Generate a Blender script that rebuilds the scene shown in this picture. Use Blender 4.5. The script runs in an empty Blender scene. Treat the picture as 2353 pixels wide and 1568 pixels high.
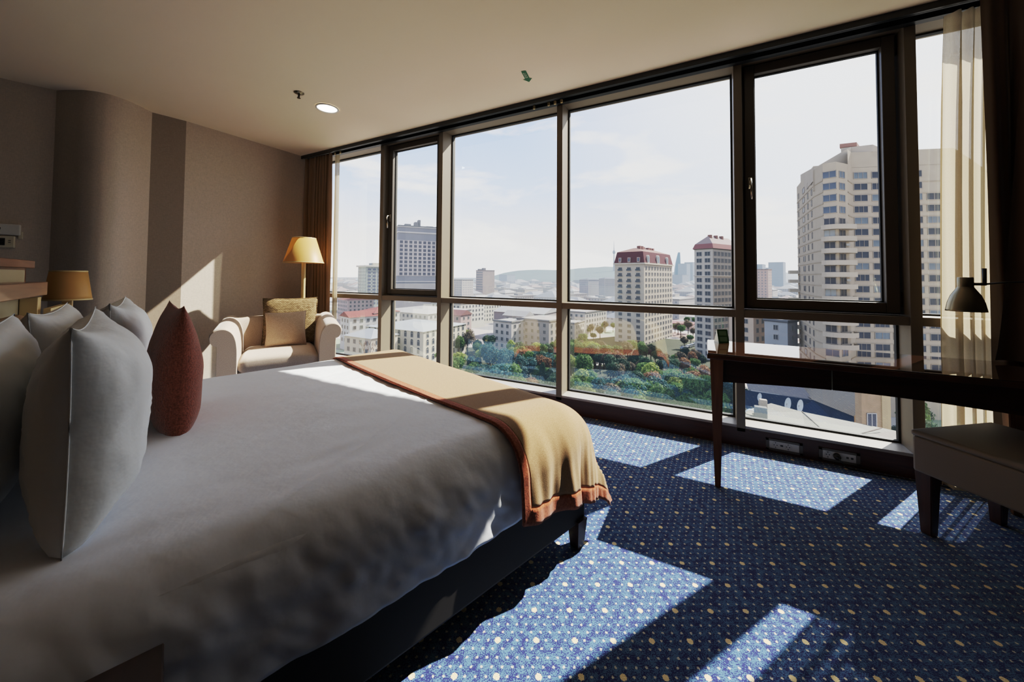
import bpy, bmesh, math, random
from mathutils import Vector, Matrix, noise
random.seed(7)
scene = bpy.context.scene
C = scene.collection
PI = math.pi
R = math.radians

# ------------------------------------------------------------------ helpers
class MB:
    """collects shapes, builds ONE mesh"""
    def __init__(s): s.bm = bmesh.new(); s.mi = 0
    def _f(s, vs, mi=None, smooth=False):
        try: f = s.bm.faces.new(vs)
        except ValueError: return None
        f.material_index = s.mi if mi is None else mi
        f.smooth = smooth
        return f
    def box(s, x0, x1, y0, y1, z0, z1, mi=None, bev=0.0):
        v = [s.bm.verts.new(p) for p in ((x0,y0,z0),(x1,y0,z0),(x1,y1,z0),(x0,y1,z0),(x0,y0,z1),(x1,y0,z1),(x1,y1,z1),(x0,y1,z1))]
        fs = [s._f([v[i] for i in q], mi) for q in ((0,3,2,1),(4,5,6,7),(0,1,5,4),(1,2,6,5),(2,3,7,6),(3,0,4,7))]
        if bev > 0:
            es = list({e for f in fs for e in f.edges})
            r = bmesh.ops.bevel(s.bm, geom=es, offset=bev, segments=2, affect='EDGES', profile=0.5, clamp_overlap=True)
            m = s.mi if mi is None else mi
            for f in r['faces']: f.material_index = m; f.smooth = True
        return s
    def quad(s, a, b, c, d, mi=None):
        s._f([s.bm.verts.new(p) for p in (a,b,c,d)], mi); return s
    def tri(s, a, b, c, mi=None):
        s._f([s.bm.verts.new(p) for p in (a,b,c)], mi); return s
    def prism(s, poly, z0, z1, mi=None, top=None):
        n = len(poly)
        b = [s.bm.verts.new((p[0],p[1],z0)) for p in poly]
        if callable(z1): t = [s.bm.verts.new((p[0],p[1],z1(p))) for p in poly]
        else: t = [s.bm.verts.new((p[0],p[1],z1)) for p in poly]
        s._f(t, top if top is not None else mi); s._f(b[::-1], mi)
        for i in range(n): s._f([b[i], b[(i+1)%n], t[(i+1)%n], t[i]], mi)
        return s
    def lathe(s, prof, cx=0, cy=0, n=32, mi=None, axis='z', smooth=True, cap=False):
        rings = []
        for r, z in prof:
            ring = []
            for k in range(n):
                a = 2*PI*k/n
                p = (cx+r*math.cos(a), cy+r*math.sin(a), z)
                if axis == 'y': p = (cx+r*math.cos(a), z, cy+r*math.sin(a))
                ring.append(s.bm.verts.new(p))
            rings.append(ring)
        for a, b in zip(rings, rings[1:]):
            for k in range(n): s._f([a[k], a[(k+1)%n], b[(k+1)%n], b[k]], mi, smooth)
        if cap:
            s._f(rings[0][::-1], mi); s._f(rings[-1], mi)
        return s
    def cyl(s, cx, cy, z0, z1, r, n=16, mi=None, r2=None, axis='z'):
        return s.lathe([(r,z0),(r if r2 is None else r2, z1)], cx, cy, n, mi, axis, True, True)
    def tube(s, pts, r, n=8, mi=None):
        pts = [Vector(p) for p in pts]; rings = []
        for i, p in enumerate(pts):
            t = (pts[min(i+1,len(pts)-1)]-pts[max(i-1,0)]).normalized()
            a = t.cross(Vector((0,0,1)))
            if a.length < .05: a = t.cross(Vector((1,0,0)))
            a.normalize(); b = t.cross(a)
            rr = r[i] if isinstance(r,(list,tuple)) else r
            rings.append([s.bm.verts.new(p+a*rr*math.cos(2*PI*k/n)+b*rr*math.sin(2*PI*k/n)) for k in range(n)])
        for a, b in zip(rings, rings[1:]):
            for k in range(n): s._f([a[k],a[(k+1)%n],b[(k+1)%n],b[k]], mi, True)
        s._f(rings[0][::-1], mi); s._f(rings[-1], mi)
        return s
    def grid(s, fn, nu, nv, mi=None, smooth=True, mfn=None):
        vs = [[s.bm.verts.new(fn(i/nu, j/nv)) for j in range(nv+1)] for i in range(nu+1)]
        for i in range(nu):
            for j in range(nv):
                m = mi if mfn is None else mfn((i+.5)/nu, (j+.5)/nv)
                s._f([vs[i][j], vs[i+1][j], vs[i+1][j+1], vs[i][j+1]], m, smooth)
        return s
    def mesh(s, name, mats, merge=0.0):
        if merge: bmesh.ops.remove_doubles(s.bm, verts=s.bm.verts, dist=merge)
        bmesh.ops.recalc_face_normals(s.bm, faces=s.bm.faces)
        me = bpy.data.meshes.new(name); s.bm.to_mesh(me); s.bm.free()
        for m in (mats if isinstance(mats,(list,tuple)) else [mats]): me.materials.append(m)
        return me

def link(name, me, parent=None, loc=None, rot=None, label=None, kind=None):
    o = bpy.data.objects.new(name, me); C.objects.link(o)
    if parent is not None: o.parent = parent
    if loc is not None: o.location = loc
    if rot is not None: o.rotation_euler = rot
    if label: o['label'] = label
    if kind: o['kind'] = kind
    return o
def part(name, mb, mats, parent, label=None, merge=0.0, kind=None):
    return link(name, mb.mesh(name, mats, merge), parent, label=label, kind=kind)
def thing(name, label, cat, loc=(0,0,0), rz=0.0, group=None):
    o = bpy.data.objects.new(name, None); C.objects.link(o)
    o.empty_display_size = .1; o.location = loc; o.rotation_euler = (0,0,rz)
    o['label'] = label; o['category'] = cat
    if group: o['group'] = group
    return o
def tag(o, label, cat, group=None, kind=None):
    o['label'] = label; o['category'] = cat
    if group: o['group'] = group
    if kind: o['kind'] = kind
    return o
def struct(name, mb, mats, label, cat, parent=None):
    o = part(name, mb, mats, parent)
    o['kind'] = 'structure'; o['label'] = label; o['category'] = cat
    return o
def solid(o, t, off=-1.0):
    m = o.modifiers.new('thick','SOLIDIFY'); m.thickness = t; m.offset = off; return o
def subsurf(o, n=1):
    m = o.modifiers.new('sub','SUBSURF'); m.levels = n; m.render_levels = n; return o

# ------------------------------------------------------------------ materials
def nmat(name):
    m = bpy.data.materials.new(name); m.use_nodes = True
    nt = m.node_tree; b = nt.nodes['Principled BSDF']; out = nt.nodes['Material Output']
    return m, nt, b, out
def N(nt, t, **kw):
    n = nt.nodes.new(t)
    for k, v in kw.items():
        if k.startswith('i_'): n.inputs[k[2:].replace('_',' ')].default_value = v
        else: setattr(n, k, v)
    return n
def pbr(name, col, rough=.6, metal=0.0, spec=.5, sheen=0.0, coat=0.0, bump=None, var=0.0, vscale=3.0, stretch=None):
    m, nt, b, out = nmat(name); L = nt.links
    b.inputs['Base Color'].default_value = (*col,1); b.inputs['Roughness'].default_value = rough
    b.inputs['Metallic'].default_value = metal; b.inputs['Specular IOR Level'].default_value = spec
    if sheen: b.inputs['Sheen Weight'].default_value = sheen; b.inputs['Sheen Roughness'].default_value = .4
    if coat: b.inputs['Coat Weight'].default_value = coat; b.inputs['Coat Roughness'].default_value = .03
    tc = N(nt,'ShaderNodeTexCoord'); mp = N(nt,'ShaderNodeMapping'); L.new(tc.outputs['Object'], mp.inputs['Vector'])
    if stretch: mp.inputs['Scale'].default_value = stretch
    if var:
        nz = N(nt,'ShaderNodeTexNoise'); nz.inputs['Scale'].default_value = vscale; nz.inputs['Detail'].default_value = 5
        L.new(mp.outputs['Vector'], nz.inputs['Vector'])
        mx = N(nt,'ShaderNodeMix', data_type='RGBA'); L.new(nz.outputs['Fac'], mx.inputs['Factor'])
        mx.inputs[6].default_value = (*[c*(1-var) for c in col],1); mx.inputs[7].default_value = (*[min(1,c*(1+var)) for c in col],1)
        L.new(mx.outputs[2], b.inputs['Base Color'])
    if bump:
        sc, st, dist = bump
        nz = N(nt,'ShaderNodeTexNoise'); nz.inputs['Scale'].default_value = sc; nz.inputs['Detail'].default_value = 4
        L.new(mp.outputs['Vector'], nz.inputs['Vector'])
        bp = N(nt,'ShaderNodeBump'); bp.inputs['Strength'].default_value = st; bp.inputs['Distance'].default_value = dist
        L.new(nz.outputs['Fac'], bp.inputs['Height']); L.new(bp.outputs['Normal'], b.inputs['Normal'])
    return m
def wood(name, c1, c2, rough=.4, coat=0.0, stretch=(1,1,12), scale=6):
    m, nt, b, out = nmat(name); L = nt.links
    tc = N(nt,'ShaderNodeTexCoord'); mp = N(nt,'ShaderNodeMapping'); mp.inputs['Scale'].default_value = stretch
    L.new(tc.outputs['Object'], mp.inputs['Vector'])
    nz = N(nt,'ShaderNodeTexNoise'); nz.inputs['Scale'].default_value = scale; nz.inputs['Detail'].default_value = 6; nz.inputs['Distortion'].default_value = .6
    L.new(mp.outputs['Vector'], nz.inputs['Vector'])
    cr = N(nt,'ShaderNodeValToRGB'); cr.color_ramp.elements[0].position = .3; cr.color_ramp.elements[1].position = .7
    cr.color_ramp.elements[0].color = (*c1,1); cr.color_ramp.elements[1].color = (*c2,1)
    L.new(nz.outputs['Fac'], cr.inputs['Fac']); L.new(cr.outputs['Color'], b.inputs['Base Color'])
    b.inputs['Roughness'].default_value = rough
    if coat: b.inputs['Coat Weight'].default_value = coat; b.inputs['Coat Roughness'].default_value = .02
    return m
def weave(name, c1, c2, scale=400, rough=.9, bump=.4, dist=.001, mott=.15, sheen=.2):
    """woven cloth: two crossed wave patterns"""
    m, nt, b, out = nmat(name); L = nt.links
    tc = N(nt,'ShaderNodeTexCoord')
    def an(v):
        mp = N(nt,'ShaderNodeMapping'); mp.inputs['Scale'].default_value = v; L.new(tc.outputs['Object'], mp.inputs[0])
        q = N(nt,'ShaderNodeTexNoise'); q.inputs['Scale'].default_value = 1; q.inputs['Detail'].default_value = 2; L.new(mp.outputs[0], q.inputs['Vector']); return q.outputs['Fac']
    a3 = N(nt,'ShaderNodeMix', data_type='FLOAT'); a3.inputs['Factor'].default_value = .5
    L.new(an((scale,scale*.15,scale*.15)), a3.inputs[2]); L.new(an((scale*.15,scale,scale)), a3.inputs[3])
    nz = N(nt,'ShaderNodeTexNoise'); nz.inputs['Scale'].default_value = scale*.35; nz.inputs['Detail'].default_value = 3
    L.new(tc.outputs['Object'], nz.inputs['Vector'])
    mxf = N(nt,'ShaderNodeMix', data_type='FLOAT'); mxf.inputs['Factor'].default_value = .5
    L.new(a3.outputs[0], mxf.inputs[2]); L.new(nz.outputs['Fac'], mxf.inputs[3])
    mr0 = N(nt,'ShaderNodeMapRange'); mr0.inputs['From Min'].default_value = .36; mr0.inputs['From Max'].default_value = .64; L.new(mxf.outputs[0], mr0.inputs['Value'])
    mx = N(nt,'ShaderNodeMix', data_type='RGBA'); mx.inputs[6].default_value = (*c1,1); mx.inputs[7].default_value = (*c2,1)
    L.new(mr0.outputs[0], mx.inputs['Factor']); L.new(mx.outputs[2], b.inputs['Base Color'])
    bp = N(nt,'ShaderNodeBump'); bp.inputs['Strength'].default_value = bump; bp.inputs['Distance'].default_value = dist
    L.new(mr0.outputs[0], bp.inputs['Height']); L.new(bp.outputs['Normal'], b.inputs['Normal'])
    b.inputs['Roughness'].default_value = rough; b.inputs['Specular IOR Level'].default_value = .2
    b.inputs['Sheen Weight'].default_value = sheen
    return m
def emis(name, col, s):
    m, nt, b, out = nmat(name)
    b.inputs['Base Color'].default_value = (*col,1); b.inputs['Emission Color'].default_value = (*col,1); b.inputs['Emission Strength'].default_value = s
    return m

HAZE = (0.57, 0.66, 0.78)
_hz = {}
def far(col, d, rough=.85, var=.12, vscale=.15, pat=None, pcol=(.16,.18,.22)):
    """outdoor surface with haze for d metres painted in: dimmed base colour plus a HAZE glow"""
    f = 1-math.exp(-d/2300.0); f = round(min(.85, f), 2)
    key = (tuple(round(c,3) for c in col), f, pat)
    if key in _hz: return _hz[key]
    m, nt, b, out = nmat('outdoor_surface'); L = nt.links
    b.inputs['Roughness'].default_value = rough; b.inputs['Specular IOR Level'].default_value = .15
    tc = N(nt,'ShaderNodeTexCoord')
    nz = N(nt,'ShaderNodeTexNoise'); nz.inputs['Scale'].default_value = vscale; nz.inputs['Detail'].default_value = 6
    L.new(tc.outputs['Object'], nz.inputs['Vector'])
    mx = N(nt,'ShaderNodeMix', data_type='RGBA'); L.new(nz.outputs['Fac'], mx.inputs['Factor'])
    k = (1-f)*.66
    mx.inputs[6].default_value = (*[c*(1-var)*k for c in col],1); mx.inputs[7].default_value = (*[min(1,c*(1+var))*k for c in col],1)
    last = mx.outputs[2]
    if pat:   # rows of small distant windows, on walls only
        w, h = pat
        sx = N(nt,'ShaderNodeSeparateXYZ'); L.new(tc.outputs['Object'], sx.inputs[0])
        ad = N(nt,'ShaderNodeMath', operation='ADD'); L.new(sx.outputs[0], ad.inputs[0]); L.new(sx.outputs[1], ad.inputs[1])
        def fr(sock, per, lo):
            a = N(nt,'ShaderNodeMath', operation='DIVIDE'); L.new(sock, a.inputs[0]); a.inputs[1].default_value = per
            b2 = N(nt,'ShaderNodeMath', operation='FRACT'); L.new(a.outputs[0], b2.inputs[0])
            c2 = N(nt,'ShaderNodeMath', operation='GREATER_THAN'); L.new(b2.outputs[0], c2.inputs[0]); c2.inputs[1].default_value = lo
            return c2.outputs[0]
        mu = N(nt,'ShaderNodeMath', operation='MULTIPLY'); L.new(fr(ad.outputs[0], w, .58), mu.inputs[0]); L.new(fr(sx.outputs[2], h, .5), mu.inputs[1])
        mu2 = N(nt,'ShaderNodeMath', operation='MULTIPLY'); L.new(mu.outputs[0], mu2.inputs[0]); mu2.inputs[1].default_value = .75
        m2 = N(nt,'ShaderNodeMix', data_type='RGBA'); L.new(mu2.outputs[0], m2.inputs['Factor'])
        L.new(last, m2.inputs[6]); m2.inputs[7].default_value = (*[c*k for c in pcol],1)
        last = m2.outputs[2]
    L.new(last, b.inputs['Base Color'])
    b.inputs['Emission Color'].default_value = (*HAZE,1); b.inputs['Emission Strength'].default_value = f*1.0  # aerial haze imitated by a glow that grows with distance
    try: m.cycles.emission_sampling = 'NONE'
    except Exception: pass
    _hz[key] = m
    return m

# ---- room materials
def wallpaper(name, c):
    m, nt, b, out = nmat(name); L = nt.links
    tc = N(nt,'ShaderNodeTexCoord'); mp = N(nt,'ShaderNodeMapping'); mp.inputs['Scale'].default_value = (260,260,40)
    L.new(tc.outputs['Object'], mp.inputs['Vector'])
    n1 = N(nt,'ShaderNodeTexNoise'); n1.inputs['Scale'].default_value = 1; n1.inputs['Detail'].default_value = 3; L.new(mp.outputs[0], n1.inputs['Vector'])
    mp2 = N(nt,'ShaderNodeMapping'); mp2.inputs['Scale'].default_value = (40,40,300); L.new(tc.outputs['Object'], mp2.inputs['Vector'])
    n2 = N(nt,'ShaderNodeTexNoise'); n2.inputs['Scale'].default_value = 1; n2.inputs['Detail'].default_value = 3; L.new(mp2.outputs[0], n2.inputs['Vector'])
    av = N(nt,'ShaderNodeMath', operation='ADD'); L.new(n1.outputs['Fac'], av.inputs[0]); L.new(n2.outputs['Fac'], av.inputs[1])
    mr = N(nt,'ShaderNodeMapRange'); mr.inputs['From Min'].default_value = .75; mr.inputs['From Max'].default_value = 1.25; L.new(av.outputs[0], mr.inputs['Value'])
    mx = N(nt,'ShaderNodeMix', data_type='RGBA'); L.new(mr.outputs[0], mx.inputs['Factor'])
    mx.inputs[6].default_value = (*[x*.90 for x in c],1); mx.inputs[7].default_value = (*[x*1.09 for x in c],1)
    L.new(mx.outputs[2], b.inputs['Base Color'])
    bp = N(nt,'ShaderNodeBump'); bp.inputs['Strength'].default_value = .25; bp.inputs['Distance'].default_value = .001
    L.new(mr.outputs[0], bp.inputs['Height']); L.new(bp.outputs[0], b.inputs['Normal'])
    b.inputs['Roughness'].default_value = .5; b.inputs['Specular IOR Level'].default_value = .5
    return m
M = {}
M['wall'] = wallpaper('wallpaper_taupe', (.57,.485,.395))
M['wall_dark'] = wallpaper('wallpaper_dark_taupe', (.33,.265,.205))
M['wall_back'] = wallpaper('wallpaper_back', (.10,.075,.05))  # for unseen walls, coloured dark to cut bounced fill on the bed
M['ceiling'] = pbr('ceiling_paint', (.92,.79,.61), rough=.9, var=.03, vscale=1.2)
M['frame'] = pbr('window_frame_bronze', (.21,.172,.125), rough=.45, spec=.5, var=.04, vscale=8)
M['sash'] = pbr('sash_brown', (.09,.075,.06), rough=.45, var=.05, vscale=8)
M['gasket'] = pbr('black_gasket', (.012,.012,.012), rough=.6)
M['sill'] = pbr('sill_aluminium', (.40,.37,.33), rough=.35, spec=.6)
M['track'] = pbr('curtain_track_black', (.012,.014,.016), rough=.35)
M['panelwood'] = wood('sill_panel_wood', (.05,.018,.012), (.085,.03,.02), rough=.45, stretch=(1,8,8))
M['darkwood'] = wood('desk_dark_wood', (.022,.009,.006), (.045,.017,.010), rough=.35, stretch=(1,8,8))
M['legwood'] = wood('leg_brown_wood', (.13,.055,.03), (.24,.11,.055), rough=.35, stretch=(8,8,.6))
M['chairleg'] = wood('stool_leg_wood', (.05,.02,.014), (.09,.035,.022), rough=.4, stretch=(8,8,.6))
M['desktop'] = wood('desk_top_lacquer', (.06,.022,.010), (.12,.045,.02), rough=.3, coat=1.0, stretch=(1,10,1))
M['white_cotton'] = pbr('white_cotton', (.80,.82,.86), rough=.85, sheen=.1, bump=(9,.25,.02))
M['pillow_cotton'] = pbr('pillow_cotton', (.80,.83,.84), rough=.8, sheen=.1, bump=(11,.35,.02))
M['beige_throw'] = weave('beige_throw', (.25,.15,.072), (.40,.255,.135), scale=900, bump=.2)
M['rust_border'] = weave('rust_border', (.22,.05,.024), (.44,.14,.065), scale=420, bump=.35, dist=.001)
M['red_cushion'] = weave('red_cushion', (.15,.038,.022), (.42,.13,.075), scale=520, bump=.7, dist=.002, sheen=.5)
M['bedbase'] = pbr('bed_base_black', (.018,.015,.014), rough=.75)
M['darkleg'] = wood('bed_leg_wood', (.03,.014,.01), (.06,.025,.018), rough=.35)
M['armchair'] = weave('armchair_cloth', (.40,.31,.24), (.62,.51,.42), scale=700, bump=.3, sheen=.4)
M['basket'] = None
M['taupe_cushion'] = weave('taupe_cushion', (.36,.27,.20), (.56,.45,.36), scale=600, bump=.4, sheen=.3)
M['curtain_dark'] = pbr('brown_curtain', (.10,.055,.028), rough=.42, spec=.6, sheen=.4, var=.1, vscale=5)
M['curtain'] = pbr('bronze_curtain', (.24,.14,.07), rough=.42, spec=.6, sheen=.5, var=.1, vscale=5)
M['brass'] = pbr('brushed_brass', (.50,.36,.18), rough=.35, metal=1.0)
M['nickel'] = pbr('brushed_nickel', (.26,.22,.15), rough=.3, metal=1.0)
M['white_plastic'] = pbr('white_plastic', (.72,.70,.64), rough=.45)
M['ivory'] = pbr('ivory_plastic', (.62,.56,.42), rough=.45)
M['black_plastic'] = pbr('black_plastic', (.012,.012,.012), rough=.35)
M['grey_metal'] = pbr('socket_frame_grey', (.13,.115,.095), rough=.45)
M['chrome'] = pbr('handle_metal', (.55,.5,.42), rough=.25, metal=1.0)
M['tan_leather'] = pbr('tan_leather', (.36,.23,.12), rough=.45, bump=(60,.15,.003))
M['hb_wood'] = wood('headboard_brown_wood', (.17,.075,.04), (.27,.13,.07), rough=.3, stretch=(.6,8,8), coat=.4)
M['hb_cream'] = pbr('headboard_cream', (.42,.37,.25), rough=.4, var=.1, vscale=6)
M['cream_metal'] = pbr('cream_metal', (.60,.47,.24), rough=.35)
M['stool'] = pbr('stool_leather', (.25,.205,.16), rough=.5, bump=(80,.15,.003))
M['green'] = pbr('green_sign', (.01,.13,.05), rough=.5)
M['signwhite'] = pbr('sign_white', (.6,.62,.5), rough=.5)
M['card_green'] = pbr('card_green', (.02,.10,.03), rough=.4)
M['card_white'] = pbr('card_white', (.16,.34,.20), rough=.5)
M['tin'] = pbr('brushed_silver', (.62,.62,.58), rough=.3, metal=.8)

def shade_mat(name, c):
    m, nt, b, out = nmat(name); L = nt.links
    tr = N(nt,'ShaderNodeBsdfTranslucent'); tr.inputs['Color'].default_value = (*c,1)
    b.inputs['Base Color'].default_value = (*c,1); b.inputs['Roughness'].default_value = .45
    tc = N(nt,'ShaderNodeTexCoord'); mp = N(nt,'ShaderNodeMapping'); mp.inputs['Scale'].default_value = (60,60,400); L.new(tc.outputs['Object'], mp.inputs[0])
    nz = N(nt,'ShaderNodeTexNoise'); nz.inputs['Scale'].default_value = 1; L.new(mp.outputs[0], nz.inputs['Vector'])
    bp = N(nt,'ShaderNodeBump'); bp.inputs['Strength'].default_value = .2; bp.inputs['Distance'].default_value = .001; L.new(nz.outputs['Fac'], bp.inputs['Height']); L.new(bp.outputs[0], b.inputs['Normal'])
    mx = N(nt,'ShaderNodeMixShader'); mx.inputs[0].default_value = .35
    L.new(b.outputs[0], mx.inputs[1]); L.new(tr.outputs[0], mx.inputs[2]); L.new(mx.outputs[0], out.inputs[0])
    return m
M['shade'] = shade_mat('lamp_shade_gold', (.70,.45,.17))
def sheer_mat():
    m, nt, b, out = nmat('sheer_voile'); L = nt.links
    c = (.54,.46,.33,1)
    tr = N(nt,'ShaderNodeBsdfTranslucent'); tr.inputs['Color'].default_value = c
    df = N(nt,'ShaderNodeBsdfDiffuse'); df.inputs['Color'].default_value = c
    tp = N(nt,'ShaderNodeBsdfTransparent')
    m1 = N(nt,'ShaderNodeMixShader'); m1.inputs[0].default_value = .55; L.new(df.outputs[0], m1.inputs[1]); L.new(tr.outputs[0], m1.inputs[2])
    tc = N(nt,'ShaderNodeTexCoord'); mp = N(nt,'ShaderNodeMapping'); mp.inputs['Scale'].default_value = (500,500,120); L.new(tc.outputs['Object'], mp.inputs[0])
    nz = N(nt,'ShaderNodeTexNoise'); nz.inputs['Scale'].default_value = 1; L.new(mp.outputs[0], nz.inputs['Vector'])
    mr = N(nt,'ShaderNodeMapRange'); mr.inputs['To Min'].default_value = .0; mr.inputs['To Max'].default_value = .22; L.new(nz.outputs['Fac'], mr.inputs['Value'])
    m2 = N(nt,'ShaderNodeMixShader'); L.new(mr.outputs[0], m2.inputs[0]); L.new(m1.outputs[0], m2.inputs[1]); L.new(tp.outputs[0], m2.inputs[2])
    L.new(m2.outputs[0], out.inputs[0]); return m
M['sheer'] = sheer_mat()
def glass_mat():
    m, nt, b, out = nmat('window_glass'); L = nt.links
    tp = N(nt,'ShaderNodeBsdfTransparent'); tp.inputs['Color'].default_value = (.97,.985,.975,1)
    gl = N(nt,'ShaderNodeBsdfGlossy'); gl.inputs['Roughness'].default_value = .0; gl.inputs['Color'].default_value = (.85,1,.95,1)
    lw = N(nt,'ShaderNodeLayerWeight'); lw.inputs['Blend'].default_value = .5
    pw = N(nt,'ShaderNodeMath', operation='POWER'); pw.inputs[1].default_value = 5; L.new(lw.outputs['Facing'], pw.inputs[0])
    mu = N(nt,'ShaderNodeMath', operation='MULTIPLY_ADD'); mu.inputs[1].default_value = .85; mu.inputs[2].default_value = .15; L.new(pw.outputs[0], mu.inputs[0])
    mx = N(nt,'ShaderNodeMixShader'); L.new(mu.outputs[0], mx.inputs[0]); L.new(tp.outputs[0], mx.inputs[1]); L.new(gl.outputs[0], mx.inputs[2])
    L.new(mx.outputs[0], out.inputs[0]); return m
M['glass'] = glass_mat()
def basket_mat():
    m, nt, b, out = nmat('chunky_basket_weave'); L = nt.links
    tc = N(nt,'ShaderNodeTexCoord'); 
    br = N(nt,'ShaderNodeTexBrick'); br.inputs['Scale'].default_value = 1; br.inputs['Brick Width'].default_value = .022; br.inputs['Row Height'].default_value = .0125
    br.inputs['Mortar Size'].default_value = .0022; br.inputs['Mortar Smooth'].default_value = 1.0
    br.inputs['Color1'].default_value = (.34,.24,.12,1); br.inputs['Color2'].default_value = (.17,.11,.05,1); br.inputs['Mortar'].default_value = (.085,.05,.022,1)
    sx = N(nt,'ShaderNodeSeparateXYZ'); cx = N(nt,'ShaderNodeCombineXYZ'); L.new(tc.outputs['Object'], sx.inputs[0])
    L.new(sx.outputs[0], cx.inputs[0]); L.new(sx.outputs[2], cx.inputs[1]); L.new(cx.outputs[0], br.inputs['Vector'])
    L.new(br.outputs['Color'], b.inputs['Base Color']); b.inputs['Roughness'].default_value = .8
    bp = N(nt,'ShaderNodeBump'); bp.inputs['Strength'].default_value = .8; bp.inputs['Distance'].default_value = .004; bp.invert = True
    L.new(br.outputs['Fac'], bp.inputs['Height']); L.new(bp.outputs[0], b.inputs['Normal'])
    return m
M['basket'] = basket_mat()
def carpet_mat():
    m, nt, b, out = nmat('blue_dotted_carpet'); L = nt.links
    tc = N(nt,'ShaderNodeTexCoord'); mp = N(nt,'ShaderNodeMapping', vector_type='POINT')
    mp.inputs['Rotation'].default_value = (0,0,R(-28.0)); L.new(tc.outputs['Object'], mp.inputs['Vector'])
    # wobble so dots have tufted edges
    wn = N(nt,'ShaderNodeTexNoise'); wn.inputs['Scale'].default_value = 330; wn.inputs['Detail'].default_value = 1; L.new(mp.outputs[0], wn.inputs['Vector'])
    sb = N(nt,'ShaderNodeVectorMath', operation='SUBTRACT'); L.new(wn.outputs['Color'], sb.inputs[0]); sb.inputs[1].default_value = (.5,.5,.5)
    sc = N(nt,'ShaderNodeVectorMath', operation='SCALE'); L.new(sb.outputs[0], sc.inputs[0]); sc.inputs['Scale'].default_value = .008
    ad = N(nt,'ShaderNodeVectorMath', operation='ADD'); L.new(mp.outputs[0], ad.inputs[0]); L.new(sc.outputs[0], ad.inputs[1])
    sp = N(nt,'ShaderNodeSeparateXYZ'); L.new(ad.outputs[0], sp.inputs[0])
    def mth(op, a, bb=None, c=None):
        n = N(nt,'ShaderNodeMath', operation=op)
        for i, v in enumerate((a,bb,c)):
            if v is None: continue
            if isinstance(v,(int,float)): n.inputs[i].default_value = v
            else: L.new(v, n.inputs[i])
        return n.outputs[0]
    PX, PY = .1235, .1075
    def dots(px, py, ox, oy, r, stag=False):
        y = mth('DIVIDE', mth('SUBTRACT', sp.outputs[1], oy), py)
        ry = mth('ROUND', y)
        x = mth('DIVIDE', mth('SUBTRACT', sp.outputs[0], ox), px)
        if stag:
            x = mth('ADD', x, mth('MULTIPLY', mth('MODULO', mth('ABSOLUTE', ry), 2.0), .5))
        dx = mth('MULTIPLY', mth('SUBTRACT', x, mth('ROUND', x)), px)
        dy = mth('MULTIPLY', mth('SUBTRACT', y, ry), py)
        d = mth('SQRT', mth('ADD', mth('MULTIPLY', dx, dx), mth('MULTIPLY', dy, dy)))
        return mth('LESS_THAN', d, r)
    big = dots(PX, PY, .457, 1.423, .0097)
    small = dots(PX/4, PY/4, .457, 1.423, .0040, True)
    # mottled two-blue ground
    v = N(nt,'ShaderNodeTexNoise'); v.inputs['Scale'].default_value = 36; v.inputs['Detail'].default_value = 2; L.new(mp.outputs[0], v.inputs['Vector'])
    v2 = N(nt,'ShaderNodeTexNoise'); v2.inputs['Scale'].default_value = 250; v2.inputs['Detail'].default_value = 2; L.new(mp.outputs[0], v2.inputs['Vector'])
    mixn = mth('ADD', mth('MULTIPLY', v.outputs['Fac'], .42), mth('MULTIPLY', v2.outputs['Fac'], .70))
    cr = N(nt,'ShaderNodeValToRGB'); cr.color_ramp.elements[0].position = .52; cr.color_ramp.elements[1].position = .61
    cr.color_ramp.elements[0].color = (.032,.036,.14,1); cr.color_ramp.elements[1].color = (.095,.19,.32,1)
    L.new(mixn, cr.inputs['Fac'])
    mx1 = N(nt,'ShaderNodeMix', data_type='RGBA'); L.new(small, mx1.inputs['Factor']); L.new(cr.outputs[0], mx1.inputs[6]); mx1.inputs[7].default_value = (.60,.58,.48,1)
    mx2 = N(nt,'ShaderNodeMix', data_type='RGBA'); L.new(big, mx2.inputs['Factor']); L.new(mx1.outputs[2], mx2.inputs[6]); mx2.inputs[7].default_value = (.92,.76,.45,1)
    L.new(mx2.outputs[2], b.inputs['Base Color']); b.inputs['Roughness'].default_value = .95; b.inputs['Specular IOR Level'].default_value = .1
    b.inputs['Sheen Weight'].default_value = .15
    bp = N(nt,'ShaderNodeBump'); bp.inputs['Strength'].default_value = .6; bp.inputs['Distance'].default_value = .004
    L.new(v2.outputs['Fac'], bp.inputs['Height']); L.new(bp.outputs[0], b.inputs['Normal'])
    return m
M['carpet'] = carpet_mat()

# ------------------------------------------------------------------ camera
YAW, PITCH, ROLL, EYE = R(27.986), R(1.645), R(.389), 1.165
fdir = Vector((-math.sin(YAW)*math.cos(PITCH), math.cos(YAW)*math.cos(PITCH), math.sin(PITCH)))
rdir = Vector((math.cos(YAW), math.sin(YAW), 0)); udir = rdir.cross(fdir)
r2 = rdir*math.cos(ROLL)+udir*math.sin(ROLL); u2 = -rdir*math.sin(ROLL)+udir*math.cos(ROLL)
cam = bpy.data.cameras.new('camera'); co = bpy.data.objects.new('camera', cam); C.objects.link(co)
co.matrix_world = Matrix(((r2.x,u2.x,-fdir.x,0),(r2.y,u2.y,-fdir.y,0),(r2.z,u2.z,-fdir.z,EYE),(0,0,0,1)))
cam.sensor_fit = 'HORIZONTAL'; cam.sensor_width = 36; cam.lens = 840.47/2353*36
cam.shift_y = -(784-613.2)/2353; cam.clip_end = 20000; cam.clip_start = .02
scene.camera = co

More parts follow.
